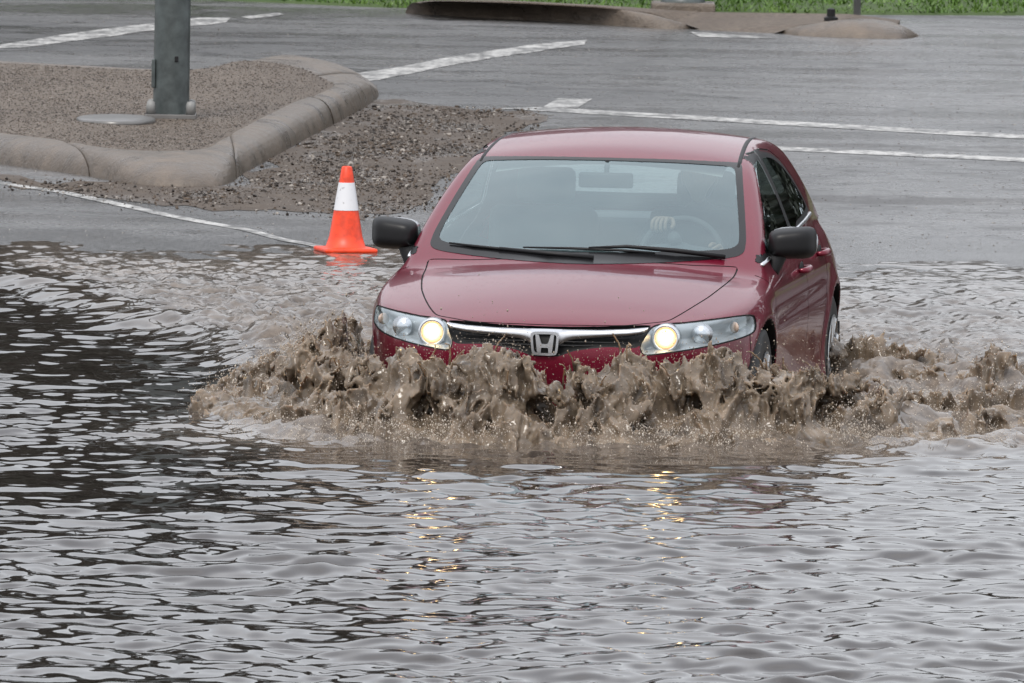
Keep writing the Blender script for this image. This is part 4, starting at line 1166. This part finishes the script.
# ------------------------------------------------------------------ unseen trees behind the verge, added to darken reflections in flood and windows
def leafy(name, spots, nleaf):
    allv = []
    for (x, y, h, rx) in spots:
        k = int(nleaf*rx*h/30)
        for c in range(14):
            cz = h*(.06+.86*rng.random()); cr_ = rx*(.45+.3*rng.random())*(1.1-.5*cz/h)
            a = rng.uniform(0, 2*math.pi); rr_ = rx*.55*math.sqrt(rng.random())
            cx_, cy_ = x+rr_*math.cos(a), y+rr_*math.sin(a)
            kk = k//14
            d = rng.normal(size=(kk, 3)); d /= np.linalg.norm(d, axis=1)[:, None]; d *= (cr_*rng.random(kk)**.4)[:, None]
            ctr = d*[1, 1, .9]+[cx_, cy_, cz]
            t1 = rng.normal(size=(kk, 3)); t1 /= np.linalg.norm(t1, axis=1)[:, None]; t2 = np.cross(t1, rng.normal(size=(kk, 3))); t2 /= np.linalg.norm(t2, axis=1)[:, None]
            s_ = rng.uniform(.18, .40, kk)[:, None]
            allv.append(np.stack([ctr-t1*s_, ctr+t2*s_*.6, ctr+t1*s_, ctr-t2*s_*.6], 1).reshape(-1, 3))
    Vt = np.concatenate(allv)
    return mesh_obj(name, Vt, np.arange(len(Vt)).reshape(-1, 4), M['leaf'], None, False)
spots = []
rt = np.random.default_rng(3)
for x in np.concatenate([np.arange(-46, 1.0, 2.2), np.arange(2.5, 13, 3.2), np.arange(15, 60, 3.4)]):
    tall = rt.uniform(14.5, 16.5) if x < 1.5 else rt.uniform(6, 8) if x < 13 else rt.uniform(22, 27)
    spots.append((x+rt.uniform(-.6, .6), 150+rt.uniform(-4, 5)-(18 if x > 16 else 0), tall, rt.uniform(2.8, 3.6)*min(1, tall/8+.2)*(1.25 if x > 14 else 1)))
for x in np.arange(10, 42, 2.4): spots.append((x+rt.uniform(-.5, .5), 143+rt.uniform(-2, 2), rt.uniform(9, 12), 2.6))
wood = tag(leafy('unseen_woodland', spots, 2300), kind='stuff')
b_ = bmesh.new()
for x, y, h, r_ in spots: tube(b_, [(x, y, 0), (x+.1, y, h*.35), (x-.1, y, h*.8)], [.25, .18, .06], 7)
tk = bm_obj('unseen_trunks', b_, M['bark']); tag(tk, kind='stuff')
# ------------------------------------------------------------------ the flood: one height-field sheet with ripples, chop and bow waves
def graded(lo, a, b, hi, step):
    mid = np.arange(a, b, step); l = [a]; s_ = step
    while l[-1] > lo: s_ *= 1.35; l.append(l[-1]-s_)
    r_ = [b]; s_ = step
    while r_[-1] < hi: s_ *= 1.35; r_.append(r_[-1]+s_)
    return np.concatenate([l[:0:-1], mid, r_])
WX = graded(-60, -3.1, 3.4, 60, .017); WY = graded(-30, 51.5, 82.5, 83.0, .028)
Xw, Yw = np.meshgrid(WX, WY, indexing='ij'); shp = Xw.shape; Xw = Xw.ravel(); Yw = Yw.ravel()
def world_of(cx, cy): 
    s_, c_ = math.sin(YAW), math.cos(YAW)
    return np.array([CARLOC[0]-s_*cx+c_*cy, CARLOC[1]-c_*cx-s_*cy])
def car_of(X, Y):
    s_, c_ = math.sin(YAW), math.cos(YAW); dx = X-CARLOC[0]; dy = Y-CARLOC[1]
    return -s_*dx-c_*dy, c_*dx-s_*dy
def seg_dist(X, Y, path):
    """distance to a polyline, position along it (0..1) and side"""
    P_ = np.asarray(path, float); L = np.concatenate([[0], np.cumsum(np.linalg.norm(np.diff(P_, axis=0), axis=1))])
    bd = np.full(X.shape, 1e9, np.float32); bs = np.zeros(X.shape, np.float32); sg = np.zeros(X.shape, np.float32)
    for i in range(len(P_)-1):
        a = P_[i]; e = P_[i+1]-a; l2 = e@e
        t = np.clip(((X-a[0])*e[0]+(Y-a[1])*e[1])/l2, 0, 1)
        dx = X-a[0]-t*e[0]; dy = Y-a[1]-t*e[1]; d = np.hypot(dx, dy)
        m_ = d < bd; bd[m_] = d[m_]; bs[m_] = ((L[i]+t*math.sqrt(l2))/L[-1])[m_]; sg[m_] = np.sign(e[0]*dy-e[1]*dx)[m_]
    return bd, bs, sg
W2 = lambda pts_: [survey(*p)[:2] for p in pts_]
ZONE = np.array(W2([(-40, 262), (0, 276), (60, 292), (150, 327), (215, 350), (235, 380), (200, 418), (290, 442), (560, 452), (830, 446), (1060, 432), (1100, 236), (700, 244), (300, 244), (-40, 238)]))
sdz = np.full(len(Xw), 1.0)
near = (np.abs(Xw) < 5) & (Yw > 60)
q = np.nonzero(near)[0]
def poly_sd_fast(X, Y, poly):
    d, _, _ = seg_dist(X, Y, np.vstack([poly, poly[:1]]))
    ins = np.zeros(X.shape, bool)
    for a, b in zip(poly, np.roll(poly, -1, 0)):
        c_ = (a[1] > Y) != (b[1] > Y)
        xx = a[0]+(Y-a[1])/((b[1]-a[1]) or 1e-9)*(b[0]-a[0]); ins ^= c_ & (X < xx)
    return np.where(ins, -d, d)
sdz[q] = poly_sd_fast(Xw[q], Yw[q], ZONE)
fy = Yw*.5
turb = sstep(.10, -.45, sdz)
cxw, cyw = car_of(Xw, Yw)
# ripples of the calm part: many short wave trains of all headings
rw_ = np.random.default_rng(5)
calm = np.zeros(len(Xw))
wx_ = Xw+.10*fbm(Xw*.9, Yw*.6, Xw*0+2, 2); wy_ = Yw+.12*fbm(Xw*.9, Yw*.6, Xw*0+7, 2)
for i in range(80):
    lam = math.exp(rw_.uniform(math.log(.15), math.log(.80))); th = rw_.uniform(0, math.pi) if i % 5 < 3 else rw_.normal(math.pi/2, .5); k_ = 2*math.pi/lam
    amp = .0070*lam**1.0*rw_.uniform(.5, 1.3)/math.sqrt(80)*3.5
    calm += amp*np.sin(k_*(math.cos(th)*wx_+math.sin(th)*wy_)+rw_.uniform(0, 6.28))
for i in range(30):
    lam = math.exp(rw_.uniform(math.log(.11), math.log(.22))); th = rw_.uniform(0, math.pi); k_ = 2*math.pi/lam
    calm += .0011*lam*3*np.sin(k_*(math.cos(th)*wx_+math.sin(th)*wy_)+rw_.uniform(0, 6.28))
patch = .75+.55*fbm(Xw*.5, Yw*.22, Xw*0+4, 3)
nearcam = sstep(64, 56, Yw)
patch = np.clip(patch, .25, 1.6)*(1-.14*sstep(.5, -.9, Xw)*sstep(56.5, 61, Yw))*(1+.55*nearcam)
h_ = calm*patch
# chop inside the wake
ch = np.zeros(len(Xw)); qq = np.nonzero(turb > .01)[0]
x_, y_ = Xw[qq], Yw[qq]
chop = .030*fbm(x_*2.6, y_*1.6, x_*0+1, 4)+.026*(1-np.abs(fbm(x_*5.2, y_*3.0, x_*0+5, 4))*2)
shore = sstep(81.5, 74, y_)
carprox = np.exp(-np.maximum(np.hypot(np.maximum(np.abs(cxw[qq])-2.2, 0), np.maximum(np.abs(cyw[qq])-.9, 0))-.2, 0)/1.6)
amp_ = (.42+.45*shore)*(.6+1.3*carprox)*(1+.9*sstep(.2, -.8, x_))
ch[qq] = chop*amp_
h_ = h_*(1-.75*turb)+ch*turb
mud = turb*(.25+.25*shore[np.zeros(0, int)].sum()) if False else np.zeros(len(Xw))
mud[qq] = turb[qq]*np.clip(.40+.25*sstep(.2, -.8, x_)+.62*carprox+.25*fbm(x_*1.2, y_*.6, x_*0+9, 3), 0, 1)
# crests: the bow wave's left arm and the two wake ridges on the right
def crest(path, hgt, wid_f, wid_b, rag, muddy, seed):
    global h_, mud
    d, s_, sg = seg_dist(Xw[q], Yw[q], path)
    sgd = d*sg+rag*fbm(Xw[q]*1.8, Yw[q]*.9, Xw[q]*0+seed, 3)
    e = np.where(sgd < 0, np.exp(-(sgd/wid_f)**2), np.exp(-(sgd/wid_b)**2))*np.interp(s_, [0, .12, .85, 1], [.35, 1, 1, .5])
    br = 1+.45*fbm(Xw[q]*3.1, Yw[q]*1.6, Xw[q]*0+seed+3, 3)
    h_[q] += hgt*e*br; mud[q] = np.maximum(mud[q], muddy*e)
crest(W2([(-30, 272), (20, 282), (70, 297), (150, 326), (205, 338), (240, 356), (280, 385)]), .05, .22, .6, .08, .35, 21)
crest(W2([(836, 388), (880, 388), (940, 390), (1010, 396), (1060, 398)]), .07, .25, .4, .12, .9, 33)
crest(W2([(832, 436), (880, 438), (940, 433), (1010, 431), (1060, 432)]), .07, .22, .4, .12, 1.0, 39)
# water piled up before the bumper
fr_ = np.exp(-((cxw-2.5)/.45)**2)*sstep(1.5, .7, np.abs(cyw)); h_ += .015*fr_
z3 = np.exp(-((np.hypot((cxw-2.5)/.8, np.maximum(np.abs(cyw)-.8, 0)/.8)))**2); k3 = np.nonzero(z3 > .02)[0]; h_[k3] += z3[k3]*(.028*fbm(Xw[k3]*4.5, Yw[k3]*2.6, Xw[k3]*0+23, 4)); mud = np.maximum(mud, fr_*1.0)
hal = np.exp(-np.maximum(np.hypot((cxw-2.4)/1.0, np.maximum(np.abs(cyw)-1.1, 0)/.5)-.3, 0)**2/.8); mud = np.maximum(mud, .75*hal)
z2 = sstep(1.2, 1.7, Xw)*sstep(65.0, 65.9, Yw)*sstep(71, 69, Yw)*sstep(5, 3.5, Xw); mud = np.maximum(mud, .8*z2)
k2 = np.nonzero(z2 > .01)[0]; h_[k2] += z2[k2]*(.042*fbm(Xw[k2]*3.2, Yw[k2]*1.9, Xw[k2]*0+13, 4)+.02*(1-2*np.abs(perlin(Xw[k2]*6, Yw[k2]*3.5, Xw[k2]*0+17))))
# fades to a flat sheet where the mesh grows coarse and at the shore
h_ *= sstep(6, 3.3, np.abs(Xw))*sstep(44, 51, Yw)
h_ *= np.interp(Yw, [75, 80], [1, .42])
V_ = np.stack([Xw, Yw, h_], 1)
water = mesh_obj('floodwater', V_, grid_faces(*shp), M['water'])
tag(water, kind='structure')
churn = np.zeros(len(Xw)); churn[qq] = np.clip(turb[qq]*(.35+.75*carprox), 0, 1); churn = np.maximum(churn, .3*z2)
c_at = water.data.attributes.new('churn', 'FLOAT', 'POINT'); c_at.data.foreach_set('value', churn.astype(np.float32))
a_ = water.data.attributes.new('mud', 'FLOAT', 'POINT'); a_.data.foreach_set('value', np.clip(mud, 0, 1).astype(np.float32))
# ------------------------------------------------------------------ thrown-up muddy water, sculpted as a density field
def splash(name, path, voxel, seed, lumps=1.0, drops=0, zoff=0.0):
    """path: (x, y, crest height, half thickness front, half thickness back) in world metres"""
    P_ = np.array(path, float)
    lo = np.array([P_[:, 0].min()-.45, P_[:, 1].min()-.75]); hi = np.array([P_[:, 0].max()+.45, P_[:, 1].max()+.6]); top = P_[:, 2].max()+.22
    n_ = (int((hi[0]-lo[0])/voxel), int((hi[1]-lo[1])/(voxel*1.6)), int((top+.06)/voxel))
    ax = lo[0]+voxel*np.arange(n_[0]); ay_ = lo[1]+voxel*1.6*np.arange(n_[1]); az = -.06+voxel*np.arange(n_[2])
    X2, Y2 = np.meshgrid(ax, ay_, indexing='ij')
    d, s_, sg = seg_dist(X2, Y2, P_[:, :2])
    L = np.concatenate([[0], np.cumsum(np.linalg.norm(np.diff(P_[:, :2], axis=0), axis=1))]); L /= L[-1]
    hh = np.interp(s_, L, P_[:, 2]); tf = np.interp(s_, L, P_[:, 3]); tb = np.interp(s_, L, P_[:, 4])
    n = d*sg; th = np.where(n < 0, tf, tb)
    u_ = np.abs(n)/th
    env = hh*(1-u_**1.6)-.22*np.maximum(u_-1, 0)                        # local crest height
    # ragged crest line, in columns
    env = env*(1+.42*fbm(X2*4.2+seed, Y2*2.2, X2*0+seed, 3)+.20*perlin(X2*13+seed, Y2*6, X2*0+seed*2))
    F = np.full(n_, -1.0, np.float32)
    for k, z in enumerate(az):
        F[:, :, k] = env-z
    act = np.nonzero((F > -.16) & (F < .22))
    x = ax[act[0]]; y = ay_[act[1]]; z = az[act[2]]
    wx = x+.05*perlin(x*5+seed, y*4, z*5); wy = y+.06*perlin(x*5, y*4+seed, z*5+9); wz = z+.03*perlin(x*6, y*5, z*6+seed)
    b1 = 1-2*np.abs(perlin(wx*8.8, wy*6, wz*4.0+seed)); b2 = 1-2*np.abs(perlin(wx*20+3, wy*13, wz*9+seed)); b3 = 1-2*np.abs(perlin(wx*44, wy*29, wz*26+seed)); b4 = perlin(wx*66, wy*44, wz*60+seed)
    cav = np.exp(-((z-.12*lumps)/.07)**2)*sstep(-.45, .35, perlin(wx*4.6+seed*3, wy*2, wz*5))
    dv = .078*b1+.052*b2+.016*b3+.003*b4-.060-.17*cav*(n[act[0], act[1]] < 0.05)
    zf_ = sstep(-.02, .10, z)
    F[act] += (dv*lumps*(.5+.7*zf_)).astype(np.float32)
    F[:, :, 0] = np.maximum(F[:, :, 0], -.5); F[:, :, -1] = -1; F[0] = -1; F[-1] = -1; F[:, 0] = -1; F[:, -1] = -1
    F[:, :, 0] = -1
    g = vdb.FloatGrid(background=1.0); g.copyFromArray(np.ascontiguousarray(-F))
    p, qd = g.convertToQuads(isovalue=0.0)
    V_ = np.array(p, float)*[voxel, voxel*1.6, voxel]+[lo[0], lo[1], -.06+zoff]
    qd = np.array(qd)
    print(name, n_, len(V_), len(qd))
    o = mesh_obj(name, V_, qd, M['splash']); tag(o, kind='stuff')
    return V_
CW = lambda cx, cy, h, tf, tb: (*world_of(cx, cy), h, tf, tb)
bow = splash('muddy_splash', [CW(1.35, -1.42, .08, .3, .25), CW(1.62, -1.24, .17, .32, .25), CW(1.9, -1.06, .27, .32, .2), CW(2.18, -.84, .27, .42, .22), CW(2.42, -.50, .265, .50, .2), CW(2.53, -.28, .335, .55, .2), CW(2.55, -.13, .32, .55, .2),
    CW(2.55, .0, .26, .55, .2), CW(2.53, .22, .265, .55, .2), CW(2.46, .48, .28, .50, .2), CW(2.28, .78, .29, .45, .22), CW(2.05, 1.04, .27, .42, .2), CW(1.7, 1.25, .20, .36, .2), CW(1.3, 1.42, .13, .3, .2), CW(.9, 1.55, .06, .3, .25)], .0078, 3.7)
plume = splash('muddy_splash', [CW(1.0, -1.02, .12, .12, .10), CW(1.3, -1.02, .30, .14, .10), CW(1.55, -1.02, .33, .16, .10), CW(1.78, -1.03, .27, .2, .12)], .0078, 31.7, 1.45)
wk1 = splash('wake_wave', [(*survey(828, 385)[:2], .18, .3, .3), (*survey(850, 384)[:2], .20, .35, .4), (*survey(890, 386)[:2], .145, .3, .4), (*survey(950, 390)[:2], .12, .3, .4), (*survey(1010, 396)[:2], .12, .3, .4), (*survey(1075, 398)[:2], .06, .3, .4)], .011, 8.1, .8)
wk2 = splash('wake_wave', [(*survey(800, 440)[:2], .12, .3, .3), (*survey(840, 440)[:2], .12, .3, .4), (*survey(900, 438)[:2], .125, .3, .4), (*survey(950, 432)[:2], .12, .3, .4), (*survey(1010, 430)[:2], .13, .3, .4), (*survey(1075, 432)[:2], .07, .3, .4)], .011, 12.3, .8)
wk3 = splash('wake_wave', [(*survey(262, 402)[:2], .02, .25, .3), (*survey(300, 392)[:2], .12, .35, .4), (*survey(345, 372)[:2], .18, .3, .3)], .011, 15.9, .8)
# spray: loose drops, froth and threads flung off the crests
OV = np.array([(1, 0, 0), (-1, 0, 0), (0, 1, 0), (0, -1, 0), (0, 0, 1), (0, 0, -1)], float)
OF = np.array([(0, 2, 4), (2, 1, 4), (1, 3, 4), (3, 0, 4), (2, 0, 5), (1, 2, 5), (3, 1, 5), (0, 3, 5)])
def spray(n, src, up, spread, smin_, smax_, name='water_spray', m='drop', clump=0.0):
    b = src[rng.integers(0, len(src), n)]
    if clump:
        kc = fbm(b[:, 0]*7, b[:, 1]*4, b[:, 2]*9, 2); b = b[kc > clump]; n = len(b)
    p = b+rng.normal(0, 1, (n, 3))*spread+np.stack([np.zeros(n), np.zeros(n), np.abs(rng.exponential(up, n))], 1)
    p[:, 2] = np.maximum(p[:, 2], .002)
    s_ = smin_*(smax_/smin_)**(rng.random(n)**2.4)
    st = np.stack([s_*rng.uniform(.7, 1.4, n), s_*rng.uniform(.8, 1.2, n), s_*rng.uniform(.7, 2.4, n)], 1)
    Vd = (OV[None]*st[:, None]+p[:, None]).reshape(-1, 3); Fd = (OF[None]+(np.arange(n)*6)[:, None, None]).reshape(-1, 3)
    tag(mesh_obj(name, Vd, Fd, M[m]), kind='stuff')
hi_ = bow[bow[:, 2] > .16]
spray(12000, hi_, .045, [.05, .10, .03], .0009, .0042, 'water_spray', 'drop', .05)
spray(8000, bow, .012, [.022, .06, .012], .0009, .0038, 'water_spray', 'drop', .0)
cbx, cby = car_of(bow[:, 0], bow[:, 1])
lowf = bow[(bow[:, 2] < .07) & (bow[:, 2] > -.01) & (cby > -1.15)]
spray(42000, lowf, .026, [.04, .13, .008], .0009, .0038, 'foam_fringe', 'froth', -.1)
for wv in (wk1, wk2, wk3): spray(5000, wv[wv[:, 2] > .005], .025, [.05, .12, .015], .0009, .0038, 'foam_fringe', 'froth', -.1)
# thin veil of drops thrown up beside the front left wing, and the low froth trailing off it
pl_ = np.stack([world_of(x_c, y_c) for x_c, y_c in zip(rng.uniform(1.1, 1.9, 9000), -.98-np.abs(rng.normal(0, .16, 9000)))])
zc_ = np.abs(rng.normal(0, .20, 9000)); spray(7000, np.column_stack([pl_, zc_])[zc_ < .52], .0, [.02, .05, .01], .001, .0055, 'water_spray', 'drop', .05)
fr0 = np.array(W2([(225, 430), (250, 398), (290, 365), (340, 350), (330, 400), (270, 438)])); cand = rng.uniform(fr0.min(0), fr0.max(0), (60000, 2)); ok_ = poly_sd_fast0(cand, fr0) < .12*rng.normal(size=60000)
cand = cand[ok_]; spray(6000, np.column_stack([cand, np.zeros(len(cand))]), .022, [.01, .03, .003], .0008, .0028, 'foam_fringe', 'froth', -.05)
for pg in ([(250, 428), (300, 412), (400, 432), (430, 446), (340, 444), (280, 440)], [(830, 436), (900, 440), (960, 430), (1030, 436), (1030, 446), (900, 450), (830, 446)]):
    pw_ = np.array(W2(pg)); cand = rng.uniform(pw_.min(0), pw_.max(0), (40000, 2)); cand = cand[poly_sd_fast0(cand, pw_) < .06*rng.normal(size=40000)]
    spray(9000, np.column_stack([cand, np.full(len(cand), .004)]), .018, [.01, .03, .004], .0008, .0028, 'foam_fringe', 'froth', -.05)
b_ = bmesh.new()
tops = bow[bow[:, 2] > .24]
for k in range(46):
    p0 = Vector(tops[rng.integers(0, len(tops))]); l_ = rng.uniform(.03, .10); dx = rng.normal(0, .04); dy = -rng.uniform(0, .06); hook = rng.uniform(-.03, .03)
    tube(b_, [p0-Vector((0, 0, .02)), p0+Vector((dx*.3, dy*.3, l_*.5)), p0+Vector((dx*.8+hook*.3, dy*.7, l_*.9)), p0+Vector((dx+hook, dy, l_*.95))], [.006, .0035, .0028, .004], 6)
tag(bm_obj('water_threads', b_, M['splash']), kind='stuff')
# ------------------------------------------------------------------ light, sky, camera
w = bpy.data.worlds.new('World'); SC.world = w; w.use_nodes = True
nt = w.node_tree; bg = nt.nodes['Background']
SUN_EL, SUN_AZ = 52, 200
sky = nt.nodes.new('ShaderNodeTexSky'); sky.sky_type = 'NISHITA'; sky.sun_disc = False
sky.sun_elevation = R(SUN_EL); sky.sun_rotation = R(SUN_AZ); sky.air_density = 1.5; sky.dust_density = 4; sky.ozone_density = 1
tc = nt.nodes.new('ShaderNodeTexCoord')
sx = nt.nodes.new('ShaderNodeSeparateXYZ'); nt.links.new(tc.outputs['Generated'], sx.inputs[0])
zz = mathn(nt, 'MAXIMUM', sx.outputs['Z'], 0.0)
n1 = noise(nt, 2.2, 6, .6, coords(nt, (1, 1, 2.2), 'Generated'), .4)
over = ramp(nt, zz, [(0., (7.1, 7.2, 7.5)), (.35, (7.8, 7.9, 8.2)), (1., (10.0, 10.2, 10.6))])
cl = mixc(nt, 1.0, over, ramp(nt, n1.outputs['Fac'], [(.3, (.74, .76, .80)), (.7, (1.12, 1.11, 1.10))]), 'MULTIPLY')
c = mixc(nt, .86, sky.outputs[0], cl)
nt.links.new(c, bg.inputs['Color']); bg.inputs['Strength'].default_value = .10
sl = bpy.data.lights.new('sun', 'SUN'); sl.energy = 1.3; sl.angle = R(18); sl.color = (1, .96, .90)
so = bpy.data.objects.new('sun', sl); COL.objects.link(so)
so.rotation_euler = (R(90-SUN_EL), 0, R(180-SUN_AZ)); so.location = (0, 40, 30)
cd = bpy.data.cameras.new('camera'); cam = bpy.data.objects.new('camera', cd); COL.objects.link(cam)
cam.location = (0, 0, CAMH)
cd.sensor_width = 36; cd.sensor_fit = 'HORIZONTAL'; cd.lens = 36*FPX/1024
cd.clip_start = 1; cd.clip_end = 2000
f = Vector((0, math.cos(PITCH), -math.sin(PITCH))); u = Vector((0, math.sin(PITCH), math.cos(PITCH))); r = Vector((1, 0, 0))
# the horizon tips: the picture's content turns clockwise by ROLL
r2 = r*math.cos(ROLL)+u*math.sin(ROLL); u2 = -r*math.sin(ROLL)+u*math.cos(ROLL)
cam.rotation_euler = Matrix((r2, u2, -f)).transposed().to_euler()
cd.dof.use_dof = True; cd.dof.focus_distance = 67.0; cd.dof.aperture_fstop = 30
SC.camera = cam
SC.view_settings.view_transform = 'Standard'; SC.view_settings.look = 'None'; SC.view_settings.gamma = 1; SC.view_settings.exposure = .80
SC.cycles.use_denoising = True
SC.cycles.max_bounces = 10; SC.cycles.transparent_max_bounces = 12
SC.cycles.caustics_reflective = False; SC.cycles.caustics_refractive = False
SC.cycles.sample_clamp_indirect = 6
